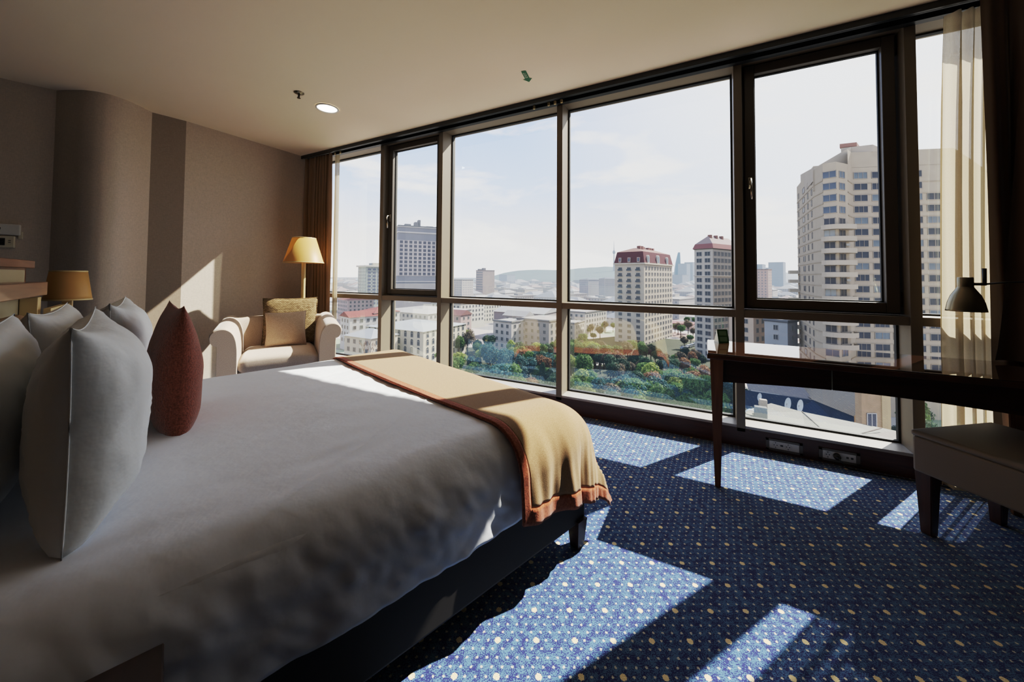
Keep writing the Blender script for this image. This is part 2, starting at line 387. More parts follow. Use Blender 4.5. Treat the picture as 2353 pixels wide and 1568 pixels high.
# ------------------------------------------------------------------ room shell
H = 2.74; YW = 3.03; YG = 3.2
L2 = Vector((.3256,.9455)); W2 = Vector((-.9455,.3256)); P0 = Vector((-.46,1.60))   # bed frame axes
def bedp(w, s): return P0+W2*w+L2*s
wall_poly = [(-4.69,3.03),(-4.69,1.70),(-4.735,1.452),(-4.685,1.374),(-4.64,1.300),(-4.612,1.238),(-4.598,1.18),(-4.600,1.12),(-4.615,1.08),(-4.64,1.044),(-4.69,1.0),(-4.757,.964),(-4.83,.925),(-4.91,.894)]
dd = L2.normalized()
endp = Vector((-4.91,.894))-dd*3.3
fl = MB(); fl.quad((-7,-3.4,0),(2.6,-3.4,0),(2.6,3.06,0),(-7,3.06,0)); struct('floor', fl, M['carpet'], 'blue carpet with a regular pattern of cream dots', 'floor')
ce = MB(); ce.box(-7,2.6,-3.4,2.90,H,H+.1); ce.box(-7,2.6,2.90,3.27,H+.02,H+.14)
struct('ceiling', ce, M['ceiling'], 'smooth cream painted ceiling', 'ceiling')
def vwall(pts, z0=0, z1=H):
    mb = MB()
    for a, b in zip(pts, pts[1:]): mb.quad((a[0],a[1],z0),(b[0],b[1],z0),(b[0],b[1],z1),(a[0],a[1],z1))
    return mb
struct('wall_left', vwall([(-4.69,3.3),(-4.69,1.70)]), M['wall'], 'taupe papered wall behind the armchair', 'wall')
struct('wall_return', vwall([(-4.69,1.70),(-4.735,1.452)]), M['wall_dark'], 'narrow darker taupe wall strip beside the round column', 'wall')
cw = MB()
import itertools
cs = wall_poly[2:]
def catmull(pts, n=5):
    out = []
    P = [pts[0]]+pts+[pts[-1]]
    for i in range(1,len(P)-2):
        for k in range(n):
            t = k/n
            out.append(tuple(.5*((2*P[i][j])+(-P[i-1][j]+P[i+1][j])*t+(2*P[i-1][j]-5*P[i][j]+4*P[i+1][j]-P[i+2][j])*t*t+(-P[i-1][j]+3*P[i][j]-3*P[i+1][j]+P[i+2][j])*t**3) for j in (0,1)))
    out.append(pts[-1]); return out
cc = catmull(cs, 4)
cw.grid(lambda u,v: (*cc[min(len(cc)-1,round(u*(len(cc)-1)))], v*H), len(cc)-1, 1)
struct('wall_column', cw, M['wall'], 'rounded taupe papered column bulging from the wall', 'wall')
struct('wall_side', vwall([(-4.91,.894),tuple(endp)]), M['wall'], 'shaded taupe wall carrying the thermostat', 'wall')
struct('wall_back', vwall([tuple(endp),(endp.x,-3.35),(2.5,-3.35)]), M['wall_back'], 'unseen darkened wall at the back of the room', 'wall')
struct('wall_right', vwall([(2.5,-3.35),(2.5,3.3)]), M['wall_back'], 'unseen darkened wall right of the window', 'wall')
bb = MB(); bb.box(-4.72,2.5,YW,YW+.25,0,.125); bb.box(-4.72,2.5,YW-.006,YW,.0,.012)
struct('baseboard_window', bb, M['panelwood'], 'low dark wood panel under the windows', 'panel')

# --- window wall: trims (mullions), windows
MX = [-3.34,-2.474,-1.141,.2065,1.093,2.45]
for i, x in enumerate(MX):
    mb = MB(); mb.box(x-.026,x+.026,YW,YG+.05,.10,H+.02, bev=.002)
    lab = ['leftmost slim bronze mullion, left of the first opening window','second bronze mullion, right of the first opening window','third bronze mullion, between the two widest panes',
           'fourth bronze mullion, left of the large opening window','fifth bronze mullion, right of the large opening window','bronze mullion behind the right curtain'][i]
    struct('trim_%d'%(i+1), mb, M['frame'], lab, 'mullion')
mb = MB(); mb.box(-4.7,2.5,YW+.002,YG+.06,.10,.143)
struct('trim_7', mb, M['sill'], 'pale metal window sill running below the panes', 'sill')
mb = MB(); mb.box(-4.7,2.5,YW+.03,YG+.06,2.712,H+.03)
struct('trim_8', mb, M['frame'], 'bronze head beam above the panes', 'beam')
bays = [(-4.69,MX[0]-.026),(MX[0]+.026,MX[1]-.026),(MX[1]+.026,MX[2]-.026),(MX[2]+.026,MX[3]-.026),(MX[3]+.026,MX[4]-.026),(MX[4]+.026,MX[5]-.026)]
labs = ['first window bay beside the bronze curtain','narrow window bay with the first opening sash','wide fixed window bay over the park trees','wide fixed window bay with the maroon-roofed tower','window bay with the large dark opening sash behind the desk','right window bay half covered by the sheer curtain']
for i, (a, b) in enumerate(bays):
    sash = i in (1,4)
    root = thing('window_%d'%(i+1), labs[i], 'window', ((a+b)/2, YG, 0)); root['kind'] = 'structure'
    w = (b-a)/2
    mb = MB(); mb.box(-w,w,YW+.004-YG,.03,.893,.945, bev=.002); part('transom', mb, M['frame'], root, label='horizontal bronze transom bar')
    mb = MB(); g = .012
    for z0, z1 in ((.143,.893),(.945,2.712)):
        if sash and z0 > .5: continue
        mb.box(-w,-w+g,-.012,.02,z0,z1); mb.box(w-g,w,-.012,.02,z0,z1); mb.box(-w+g,w-g,-.012,.02,z0,z0+g); mb.box(-w+g,w-g,-.012,.02,z1-g,z1)
    part('gasket', mb, M['gasket'], root)
    mb = MB(); mb.quad((-w,.004,.143),(w,.004,.143),(w,.004,.893),(-w,.004,.893)); part('glass_pane', mb, M['glass'], root, label='lower glass pane')
    if not sash:
        mb = MB(); mb.quad((-w,.004,.945),(w,.004,.945),(w,.004,2.712),(-w,.004,2.712)); part('glass_pane', mb, M['glass'], root, label='upper glass pane')
    else:
        # opening sash: outer frame and leaf frame standing inside the glass line
        x0, x1, z0, z1 = -w+.005, w-.005, .95, 2.71
        sf = MB()
        fo = .022; yb = -.06
        sf.box(x0,x0+fo,yb,.02,z0,z1); sf.box(x1-fo,x1,yb,.02,z0,z1); sf.box(x0,x1,yb,.02,z0,z0+fo); sf.box(x0,x1,yb,.02,z1-fo,z1)
        part('outer_frame', sf, M['sash'], root)
        st = .062 if i == 4 else .058
        X0, X1, Z0, Z1 = x0+fo-.008, x1-fo+.008, z0+.010, z1-.010
        lf = MB(); ya, yb = -.105, -.04
        lf.box(X0,X0+st,ya,yb,Z0,Z1,bev=.004); lf.box(X1-st,X1,ya,yb,Z0,Z1,bev=.004); lf.box(X0+st,X1-st,ya,yb,Z0,Z0+st,bev=.004); lf.box(X0+st,X1-st,ya,yb,Z1-st,Z1,bev=.004)
        leaf = part('sash', lf, M['sash'], root, label='dark brown opening sash')
        gk = MB(); q = .008
        gk.box(X0+st,X0+st+q,yb-.02,yb,Z0+st,Z1-st); gk.box(X1-st-q,X1-st,yb-.02,yb,Z0+st,Z1-st); gk.box(X0+st,X1-st,yb-.02,yb,Z0+st,Z0+st+q); gk.box(X0+st,X1-st,yb-.02,yb,Z1-st-q,Z1-st)
        part('gasket', gk, M['gasket'], leaf)
        gp = MB(); gp.quad((X0+st,yb-.008,Z0+st),(X1-st,yb-.008,Z0+st),(X1-st,yb-.008,Z1-st),(X0+st,yb-.008,Z1-st)); part('glass_pane', gp, M['glass'], leaf)
        hd = MB(); hx = X0+.03; zc = 1.845
        hd.box(hx-.014,hx+.014,ya-.01,ya,zc-.04,zc+.045,bev=.003)
        hd.tube([(hx,ya-.005,zc+.02),(hx,ya-.045,zc+.022),(hx,ya-.05,zc),(hx+.002,ya-.048,zc-.05),(hx+.002,ya-.042,zc-.12)],[.008,.008,.009,.009,.007],10)
        part('handle', hd, M['chrome'], leaf, label='slim metal lever handle')
        if i == 4:
            hg = MB(); hg.cyl(x1-.004,-.07,1.0,1.09,.009,10); hg.cyl(x1-.004,-.07,2.58,2.66,.009,10); part('hinge', hg, M['sash'], leaf)
# curtain track
mb = MB()
mb.box(-4.69,2.5,2.900,2.914,2.700,H+.019); mb.box(-4.69,2.5,2.940,2.953,2.712,H+.019); mb.box(-4.69,2.5,2.985,3.03,2.695,H+.019); mb.box(-4.69,2.5,2.914,2.985,H+.005,H+.019)
tr = part('curtain_track', mb, M['track'], None); tag(tr, 'black double curtain track along the ceiling above the windows', 'curtain track')
for x in (-1.36,-1.22,-1.16,-1.10,-4.1,-4.0):
    mb = MB(); mb.box(x-.009,x+.009,2.957,2.973,2.682,2.712,bev=.002); part('glider', mb, M['cream_metal'], tr)

# ------------------------------------------------------------------ curtains
def curtain(name, label, cat, x0, x1, y, z0, z1, folds, amp, mat, shift=None, seed=0, nx=160, nz=40, thick=.0, group=None):
    rnd = random.Random(seed)
    ph = [rnd.uniform(0,6.28) for _ in range(6)]; warp = [rnd.uniform(-.5,.5) for _ in range(6)]
    def f(u, v):
        uu = u+.05*math.sin(u*6.28*1.3+ph[0])+.012*math.sin(v*3+ph[1]+u*9)
        top = 1-v
        a = amp*(.75+.25*math.sin(u*13+ph[2]))*(.55+.45*min(1,(1-v)*4+.2))
        yy = y+a*math.sin(uu*folds*6.2832+.5*math.sin(v*2.2+ph[3]))+a*.35*math.sin(uu*folds*2.3*6.28+ph[4]+v*1.5)
        sx0, sx1 = (shift(v) if shift else (0,0))
        x = (x0+sx0)+(x1+sx1-x0-sx0)*u+a*.35*math.cos(uu*folds*6.2832)
        return (x, yy, z0+(z1-z0)*v)
    mb = MB(); mb.grid(f, nx, nz)
    o = part(name, mb, mat, None); tag(o, label, cat, group)
    if thick: solid(o, thick, 0)
    return o
curtain('curtain', 'bronze satin curtain gathered in the corner behind the floor lamp', 'curtain', -4.672,-4.12,2.955,.02,2.70,8,.040,M['curtain'], seed=3, nx=260, shift=lambda v:(0,-.01+.02*(1-v)))
curtain('sheer_curtain', 'thin white sheer curtain beside the bronze curtain in the corner', 'curtain', -4.13,-4.04,2.992,.02,2.69,3,.010,M['sheer'], seed=5, nx=50)
curtain('sheer_curtain', 'cream sheer curtain hanging right of the large opening window', 'curtain', 1.178,1.60,2.960,.02,2.68,8,.032,M['sheer'], seed=11, nx=140, shift=lambda v:(-.03+.06*v*v,0))
rc = curtain('curtain', 'dark brown curtain hanging at the right edge beside the desk lamp', 'curtain', 1.335,2.35,2.915,.02,2.70,9,.030,M['curtain_dark'], seed=8, nx=260, shift=lambda v:(.02-.02*v,0))
def drape():
    mb = MB()
    def f(u, v):   # the hanging swag of the curtain pulled towards the room
        z = .76+(2.70-.76)*v
        xl = 1.29+.19*v**.8
        x = xl+(2.2-xl)*u
        return (x, 2.80+.05*u+.03*math.sin(u*26+v*2)+.06*v, z)
    mb.grid(f, 90, 30)
    o = part('tie_back_curtain', mb, M['curtain_dark'], None); tag(o, 'dark brown curtain panel drawn diagonally behind the desk lamp', 'curtain')
drape()

# ------------------------------------------------------------------ bed
bed = thing('bed', 'large double bed with black base, white bedspread and wide wooden headboard', 'bed', (P0.x,P0.y,0), R(-19))
# bed local axes: x = -w (towards camera side), y = s (towards the window)
mb = MB(); mb.box(-1.80,-.02,-1.9,0,.10,.34,bev=.012); part('base', mb, M['bedbase'], bed, label='black upholstered base')
for (x,y) in ((-.035,-.04),(-1.765,-.04),(-.035,-1.82),(-1.765,-1.82)):
    mb = MB()
    for k,(z0,z1,a,b2) in enumerate(((0,.12,.021,.031),)):
        v = [mb.bm.verts.new((x+sx*r,y+sy*r,z)) for z,r in ((z0,a),(z1,b2)) for sx,sy in ((-1,-1),(1,-1),(1,1),(-1,1))]
        mb._f(v[3::-1]); mb._f(v[4:])
        for q in range(4): mb._f([v[q],v[(q+1)%4],v[4+(q+1)%4],v[4+q]])
    part('leg', mb, M['darkleg'], bed, label='tapered dark wooden leg')
mb = MB(); mb.box(-1.78,-.02,-1.88,-.02,.33,.56,bev=.05); part('mattress', mb, M['white_cotton'], bed)
# headboard (wide wall-like board, goes on past the far side of the bed)
hb = MB(); hb.box(-2.255,.62,-1.99,-1.93,.0,1.20); hbo = part('headboard', hb, M['hb_wood'], bed, label='wide brown wooden headboard with cream inset')
mb = MB(); mb.box(-2.28,.64,-2.0,-1.905,1.195,1.237,bev=.004); part('top_rail', mb, M['hb_wood'], hbo)
mb = MB(); mb.box(-2.19,.58,-1.932,-1.922,.9,1.185); part('inset_panel', mb, M['hb_cream'], hbo, label='cream inset panel')
mb = MB(); mb.box(-2.125,.6,-1.925,-1.835,1.055,1.125,bev=.004); part('shelf_rail', mb, M['hb_wood'], hbo, label='glossy brown rail in front of the inset')
mb = MB(); mb.box(-2.16,-2.10,-1.92,-1.86,0,1.045,bev=.003); part('post', mb, M['cream_metal'], hbo, label='cream post')
def pad(u, v):
    a = v*2*PI; 
    ex = min(1, min(u,1-u)*14)**.5
    return (-1.97+2.05*u, -1.87+.05*ex*math.cos(a), .78+.20*ex*math.sin(a) if False else .79+.19*(.15+.85*ex)*(abs(math.sin(a))**.8)*(1 if math.sin(a)>0 else -1))
mb = MB(); mb.grid(pad, 60, 32); part('upholstered_pad', mb, M['tan_leather'], hbo, label='tan leather pad', merge=.0005)

def cloth_pt(x, y, r, ztop, cx0, cx1, cy0, cy1, flare=0.0, off=0.0):
    """flat cloth coords (x,y) draped over a rounded box top"""
    ox = 0; oy = 0
    if x > cx1-r: ox = x-(cx1-r)
    if x < cx0+r: ox = x-(cx0+r)
    if y > cy1-r: oy = y-(cy1-r)
    if y < cy0+r: oy = y-(cy0+r)
    n = (abs(ox)**3+abs(oy)**3)**(1/3)
    if n < 1e-9: return Vector((x,y,ztop+off))
    bx, by = x-ox, y-oy
    if n < r*PI/2: h = (r+off)*math.sin(n/r); z = ztop-r+(r+off)*math.cos(n/r)
    else:
        e = n-r*PI/2; h = r+off+flare*e; z = ztop-r-e
    m = math.hypot(ox,oy)
    return Vector((bx+ox/m*h, by+oy/m*h, z))
def wr(p, s, a): return noise.noise(Vector(p)*s)*a
sp = MB(); ZT = .60
SX0, SX1, SY0, SY1 = -1.81, .008, -1.93, .02
drop = .16*PI/2+.145
def sheet(u, v):
    x = SX0-drop+.16+(SX1-SX0+2*drop-.32)*u
    y = SY0+(SY1-SY0+drop-.16)*v
    p = cloth_pt(x, y, .16, ZT, SX0, SX1, SY0-1, SY1, .0)
    dn = max(0, ZT-p.z)
    a = .007*noise.noise(Vector((x*2.2,y*1.3,1)))+.0045*noise.noise(Vector((x*9,y*3,2)))+.002*noise.noise(Vector((x*22+y*6,y*5,5)))
    p.z += a*(1-.6*min(1,dn/.1))
    k = min(1, dn/.12)
    if x > SX1-.1: p.x += k*(.008*math.sin(y*7+1)+.012*noise.noise(Vector((y*4,p.z*6,4)))+.008*noise.noise(Vector((y*13+p.z*8,p.z*14,7)))+.005*noise.noise(Vector((y*30+p.z*14,p.z*22,2))))
    if y > SY1-.1: p.y += k*.01*math.sin(x*8)
    # soft pull creases
    p.z += .0035*math.exp(-((y*.55+x*.83+.72)/.006)**2)*max(0,1-dn/.05)
    # lift at the pillow end, near side
    return p
sp.grid(sheet, 220, 200)
so = part('bedspread', sp, M['white_cotton'], None)
so.matrix_world = bed.matrix_world.copy() if False else so.matrix_world
def on_bed(o): o.location = (P0.x,P0.y,0); o.rotation_euler = (0,0,R(-19)); return o
on_bed(so); solid(so, .012, -1); tag(so, 'smooth white bedspread covering the mattress', 'bedspread')
# runner throw
RX0, RX1, RY1 = SX0-.012, SX1+.012, SY1+.012
rd = .165*PI/2+.235-.165
ya, yb = -.53, RY1+rd-.05
xa, xb = RX0-rd, RX1+rd-.075
def runner(u, v):
    y0_ = ya+.085*max(0,min(1,(xa+(xb-xa)*u+1.8)/1.8))**2
    y = y0_+(yb-y0_)*v
    tt = max(0,min(1,(y-ya)/.55)); xe = xb-.035+.085*tt
    x = xa+(xe-xa)*u
    y2 = y
    p = cloth_pt(x, y2, .165, ZT, RX0, RX1, RY1-5, RY1, .08, .012)
    oy_ = y-(RY1-.165)
    if oy_ > 0: p.y += .30*max(0, oy_-.08)
    dn = max(0, ZT-p.z); k = min(1, dn/.25)
    if x > RX1-.1 and x-RX1+.165 >= (y-RY1+.165): p.x += k*(.009*math.sin(y*33+.6)+.009*noise.noise(Vector((y*9,p.z*4,3)))+.010*noise.noise(Vector((y*24,p.z*5,8))))
    if y > RY1-.1 and (y-RY1+.165) > (x-RX1+.165): p.y += k*(.020*math.sin(x*15+2.2)+.012*noise.noise(Vector((x*6,p.z*4,3))))
    # corner folds hang out and lower
    cxr = max(0, (x-RX1+.0)); cyr = max(0, (y-RY1+.0))
    if cxr > 0 and cyr > 0:
        q = min(cxr, cyr)
        d = Vector((.6,1,0)).normalized()*q*.12
        p += d; 
    p.z += .0015*noise.noise(Vector((x*5,y*5,9)))
    return p
th = thing('bed_runner', 'beige woven bed runner with rust red border across the foot of the bed', 'bed runner', (P0.x,P0.y,0), R(-19))
NB, NV = 170, 90
us = [i/NB for i in range(NB+1)]; vs_ = [j/NV for j in range(NV+1)]
bw = .062
def inb(u, v):
    x = xa+(xb-xa)*u; y = ya+(yb-ya)*v
    return x-xa < bw or xb-x < bw or yb-y < bw or y-ya < .042
for nm, cond, mt in (('cloth', False, M['beige_throw']), ('border', True, M['rust_border'])):
    g = MB(); cache = {}
    def V(i,j):
        if (i,j) not in cache:
            p = runner(us[i], vs_[j])
            if cond: 
                p = p+Vector((0,0,.0))
            cache[(i,j)] = g.bm.verts.new(p)
        return cache[(i,j)]
    for i in range(NB):
        for j in range(NV):
            if inb((i+.5)/NB,(j+.5)/NV) == cond: g._f([V(i,j),V(i+1,j),V(i+1,j+1),V(i,j+1)], 0, True)
    o = part(nm, g, mt, th, label='rust red woven border' if cond else None)
    solid(o, .010 if cond else .006, 0)

# ------------------------------------------------------------------ pillows
def pillow_mesh(w, h, t, seed=0, pinch=.10, n=40, puff=.5, wrk=.012, bott=5.0, back_thin=False, top=2.3):
    """standing pillow: x = width, z = height, y = thickness; origin at bottom centre"""
    mb = MB()
    def side(sg):
        def f(u, v):
            a, b = 2*u-1, 2*v-1
            e = max(0, 1-abs(a)**2.8)*max(0, 1-abs(b)**(top if b > 0 else bott))
            th_ = t/2*e**puff
            X = w/2*a*(1-pinch*(1-b*b)*abs(a)); Z = h/2*b*(1-pinch*(1-a*a)*abs(b))
            Z += 0 if b > 0 else 0
            wv = wrk*1.1*noise.noise(Vector((X*6+seed,Z*6,sg*3.0)))*e**.3+wrk*.5*(1-2*abs(noise.noise(Vector((X*11+Z*7+seed,Z*8-X*4,sg*5.0)))))*e**.4
            rad = math.hypot(abs(a)-1, abs(b)-1)
            wv += wrk*.16*math.sin((math.atan2(1-abs(b),1-abs(a)+1e-6))*14+seed)*math.exp(-((rad-.35)/.22)**2)*e**.5
            sag = .10*h*max(0,-b)**2*0
            return (X, sg*(th_*(.62 if sg < 0 else 1)+wv*.8) if back_thin else sg*(th_+wv*.8), Z+h/2-sag)
        return f
    mb.grid(side(-1), n, n); mb.grid(side(1), n, n)
    return mb
def seam(w, h, pinch, r=.004):
    mb = MB(); pts = []
    for a0, b0, a1, b1 in ((-1,-1,1,-1),(1,-1,1,1),(1,1,-1,1),(-1,1,-1,-1)):
        for k in range(14):
            a = a0+(a1-a0)*k/14; b = b0+(b1-b0)*k/14
            pts.append((w/2*a*(1-pinch*(1-b*b)*abs(a)),0,h/2*b*(1-pinch*(1-a*a)*abs(b))+h/2))
    pts.append(pts[0]); mb.tube(pts, r, 6); return mb
def pillow(name, label, cat, w_mid, s, z, w, h, t, mat, lean=0, seed=0, pinch=.1, sm=None, yaw=0, puff=.5, group=None, wrk=.012, tilt=0, r=.004, back_thin=False, top=2.3):
    p = bedp(w_mid, s)
    o = thing(name, label, cat, (p.x,p.y,z), 0, group)
    o.rotation_euler = (R(lean), R(tilt), R(-19+yaw))
    c = part('cover', pillow_mesh(w,h,t,seed,pinch,puff=puff,wrk=wrk,back_thin=back_thin,top=top), mat, o, merge=.0004)
    if r > .001: part('seam', seam(w,h,pinch,r), sm or mat, o)
    return o
PC = M['pillow_cotton']
pillow('pillow', 'plump white pillow leaning nearest the camera behind the red cushion', 'pillow', .535,-1.525,.592,.70,.465,.235,PC,lean=0,seed=1,pinch=.13,puff=.5,wrk=.026,yaw=3,back_thin=True,r=.0018)
pillow('pillow', 'white pillow partly hidden directly behind the red cushion, farthest from the camera', 'pillow', 1.42,-1.52,.595,.68,.46,.21,PC,lean=1,seed=5,pinch=.13,puff=.5,wrk=.02,r=.0018)
pillow('pillow', 'white pillow against the headboard, cut off by the left edge', 'pillow', .60,-1.695,.59,.70,.45,.17,PC,lean=3,seed=9,pinch=.12,puff=.5,wrk=.02,r=.0018)
pillow('pillow', 'white pillow against the headboard below the bedside lamp', 'pillow', 1.46,-1.70,.59,.68,.44,.17,PC,lean=3,seed=13,pinch=.12,puff=.5,wrk=.02,r=.0018)
pillow('cushion', 'dark rust red woven cushion standing in front of the white pillows', 'cushion', 1.0,-1.345,.562,.45,.495,.155,M['red_cushion'],lean=0,seed=3,pinch=.09,puff=.6,wrk=.007,yaw=5,r=.0,top=1.5)

# ------------------------------------------------------------------ nightstand near side
ns = bedp(-.262,-1.54)
t = thing('nightstand', 'dark wooden nightstand beside the near edge of the bed', 'nightstand', (ns.x,ns.y,0), R(-19))
mb = MB(); mb.box(-.22,.24,-.22,.17,.06,.47,bev=.003); part('body', mb, M['darkwood'], t)
mb = MB(); mb.box(-.235,.25,-.23,.185,.47,.498,bev=.003); part('top', mb, M['darkwood'], t)
mb = MB(); mb.box(-.20,.22,.17,.182,.27,.45); dr = part('drawer', mb, M['darkwood'], t)
mb = MB(); mb.box(-.05,.07,.18,.20,.36,.37); part('handle', mb, M['nickel'], dr)

# ------------------------------------------------------------------ bracket lamp beyond the headboard
lp = bedp(2.62,-1.83)
t = thing('bedside_lamp', 'bedside lamp with gold shade on a cream bracket beyond the headboard', 'lamp', (lp.x,lp.y,0), R(-19))
mb = MB(); mb.lathe([(.103,1.005),(.099,1.03),(.079,1.185)], n=48); s = part('lamp_shade', mb, M['shade'], t, label='tapered gold fabric shade'); solid(s,.002)
for pf_ in ([(.104,1.003),(.105,1.008),(.102,1.012)],[(.080,1.180),(.081,1.186),(.078,1.188)]):
    mb = MB(); mb.lathe(pf_, n=48); part('trim_ring', mb, M['cream_metal'], s)
mb = MB(); mb.box(-.022,.022,-.02,.02,.0,1.04); part('post', mb, M['cream_metal'], t)
mb = MB(); mb.box(.022,.52,-.012,.012,.955,.985); mb.box(.022,.52,-.012,.012,.865,.89); part('bracket', mb, M['cream_metal'], t)
mb = MB(); mb.lathe([(.014,1.03),(.014,1.06),(.028,1.09),(.030,1.115),(.02,1.14),(.001,1.15)], n=20); part('bulb', mb, M['white_plastic'], t)
p = bedp(2.62,-1.83)
mb = MB()
# ------------------------------------------------------------------ thermostat and panel on the side wall
base = Vector((-4.91,.894)); ang = math.atan2(dd.y,dd.x)
def wall_thing(name, label, cat, along, z):
    q = base-dd*along
    nrm = Vector((dd.y,-dd.x))
    return thing(name, label, cat, (q.x+nrm.x*.002,q.y+nrm.y*.002,z), ang)   # local x along wall, -y into room
t = wall_thing('thermostat', 'ivory wall thermostat with dark display, lower of the two wall units', 'thermostat', .25, 1.375)
mb = MB(); mb.box(-.085,.075,-.028,0,0,.095,bev=.006); part('case', mb, M['ivory'], t)
mb = MB(); mb.box(-.065,.028,-.031,-.026,.018,.075); part('display', mb, M['black_plastic'], t)
mb = MB()
for z in (.04,.055): mb.box(.044,.056,-.031,-.027,z,z+.006)
part('button', mb, M['grey_metal'], t)
t = wall_thing('wall_control', 'white ribbed wall control above the thermostat', 'control panel', .225, 1.478)
mb = MB(); mb.box(-.10,.075,-.030,0,0,.088,bev=.006)
for k in range(7): mb.box(-.098,.073,-.0325,-.029,.008+k*.0115,.012+k*.0115)
part('case', mb, M['white_plastic'], t)
mb = MB(); mb.box(-.09,-.02,-.034,-.029,.04,.058); part('display', mb, M['black_plastic'], t)
mb = MB(); mb.box(.062,.085,-.012,0,-.03,.03,bev=.003); part('clip', mb, M['ivory'], t)

# ------------------------------------------------------------------ armchair
ac = Vector((-3.83,2.20)); face = math.atan2(-ac.y,-ac.x)     # looks at the camera side
t = thing('armchair', 'wide beige upholstered armchair with rolled arms in the corner', 'armchair', (ac.x,ac.y,0), face+PI/2); t.scale = (.86,.95,1)
# local: -y is the front, x across
CW = .56
mb = MB(); mb.box(-.50,.50,-.36,.40,.10,.30,bev=.02); part('base', mb, M['armchair'], t)
def cush(u, v):
    a = v*2*PI; c, s_ = math.cos(a), math.sin(a)
    sg = lambda q: (abs(q)**.45)*(1 if q >= 0 else -1)
    ex = min(1, min(u,1-u)*10)**.4
    return (-.385+.77*u, .00+(.385)*sg(c)*(.93+.07*ex), .345+.085*sg(s_)*ex+.012*math.sin(u*PI)*(1 if s_>0 else 0))
mb = MB(); mb.grid(cush, 40, 48); part('seat_cushion', mb, M['armchair'], t, label='thick seat cushion', merge=.0005)
def arm(sg):
    mb = MB()
    # profile in x-z, rolled outwards at the top
    prof = [(.37,.08),(.37,.42),(.375,.54),(.39,.62),(.42,.68),(.47,.715),(.525,.72),(.575,.70),(.605,.66),(.605,.61),(.585,.575),(.56,.56),(.545,.52),(.545,.08)]
    pf = catmull(prof, 4); n = 24
    def f(u, v):
        y = -.40+.80*v
        x, z = pf[min(len(pf)-1,round(u*(len(pf)-1)))]
        k = 1-v
        z2 = z if z < .3 else z-.02*k*(z-.3)/.4+.03*v*(z-.3)/.42
        fl_ = .0
        edge = min(1, min(v,1-v)*30)
        cxm, czm = .47, .55
        sc = .93+.07*edge**.5
        return (sg*(cxm+(x-cxm)*sc), y, czm+(z2-czm)*sc if z2 > .2 else z2)
    mb.grid(f, len(pf)-1, n)
    for y in (-.40,.40):
        vs = [mb.bm.verts.new((sg*(.47+(x-.47)*.93), y, (.55+((z-.02*(1 if y<0 else 0)*max(0,(z-.3)/.4)+(.03*max(0,(z-.3)/.42) if y>0 else 0))-.55)*.93) if z > .2 else z)) for x, z in pf]
        try: f2 = mb.bm.faces.new(vs); f2.smooth = False
        except ValueError: pass
    part('armrest', mb, M['armchair'], t, label='rolled armrest', merge=.0008)
arm(-1); arm(1)
mb = MB()
def back(u, v):
    a = v*2*PI; c, s_ = math.cos(a), math.sin(a)
    sg = lambda q: (abs(q)**.5)*(1 if q >= 0 else -1)
    bow = .10*(2*u-1)**2
    return (-.50+1.0*u, .40-bow*1.3+.075*sg(c), .44+(.295)*sg(s_))
mb.grid(back, 40, 36); 
part('backrest', mb, M['armchair'], t, label='low curved backrest')
for x, y in ((-.45,-.32),(.45,-.32),(-.45,.36),(.45,.36)):
    mb = MB(); mb.cyl(x,y,0,.10,.018,12,r2=.026); part('leg', mb, M['darkleg'], t)
def loc_on(tt, x, y, z):
    a = tt.rotation_euler.z; return (tt.location.x+x*math.cos(a)-y*math.sin(a), tt.location.y+x*math.sin(a)+y*math.cos(a), z)
def chair_cushion(label, x, y, z, w, h, th_, mat, lean, seed, pinch, r=.004, tilt=0):
    o = thing('cushion', label, 'cushion', loc_on(t,x,y,z), 0)
    o.rotation_euler = (R(lean), R(tilt), t.rotation_euler.z)
    part('cover', pillow_mesh(w,h,th_,seed,pinch,puff=.55,wrk=.006), mat, o, merge=.0004)
    part('seam', seam(w,h,pinch,r), mat, o)
chair_cushion('large square basket-weave cushion standing against the armchair backrest', .09,.21,.43,.515,.50,.13,M['basket'],-12,21,.05,.006)
chair_cushion('small plain taupe cushion in front of the basket-weave cushion', .05,.05,.435,.37,.36,.12,M['taupe_cushion'],-14,25,.07,.003,tilt=-1)

# ------------------------------------------------------------------ floor lamp
t = thing('floor_lamp', 'brass floor lamp with tapered gold shade behind the armchair', 'floor lamp', (-4.09,2.59,0))
mb = MB(); mb.lathe([(.208,1.315),(.205,1.32),(.121,1.60)], n=56); s = part('lamp_shade', mb, M['shade'], t, label='tapered gold fabric shade'); solid(s,.002)
for pf_ in ([(.209,1.312),(.210,1.318),(.206,1.322)],[(.122,1.594),(.123,1.601),(.119,1.603)]):
    mb = MB(); mb.lathe(pf_, n=56); part('trim_ring', mb, M['cream_metal'], s)
mb = MB(); mb.lathe([(.022,.02),(.022,1.36)], n=20); part('pole', mb, M['cream_metal'], t)
mb = MB(); mb.lathe([(.001,.0),(.15,.0),(.15,.018),(.03,.035),(.001,.035)], n=40); part('base', mb, M['brass'], t)
mb = MB(); mb.lathe([(.016,1.36),(.016,1.40),(.034,1.44),(.036,1.47),(.02,1.50),(.001,1.51)], n=20); part('bulb', mb, M['white_plastic'], t)

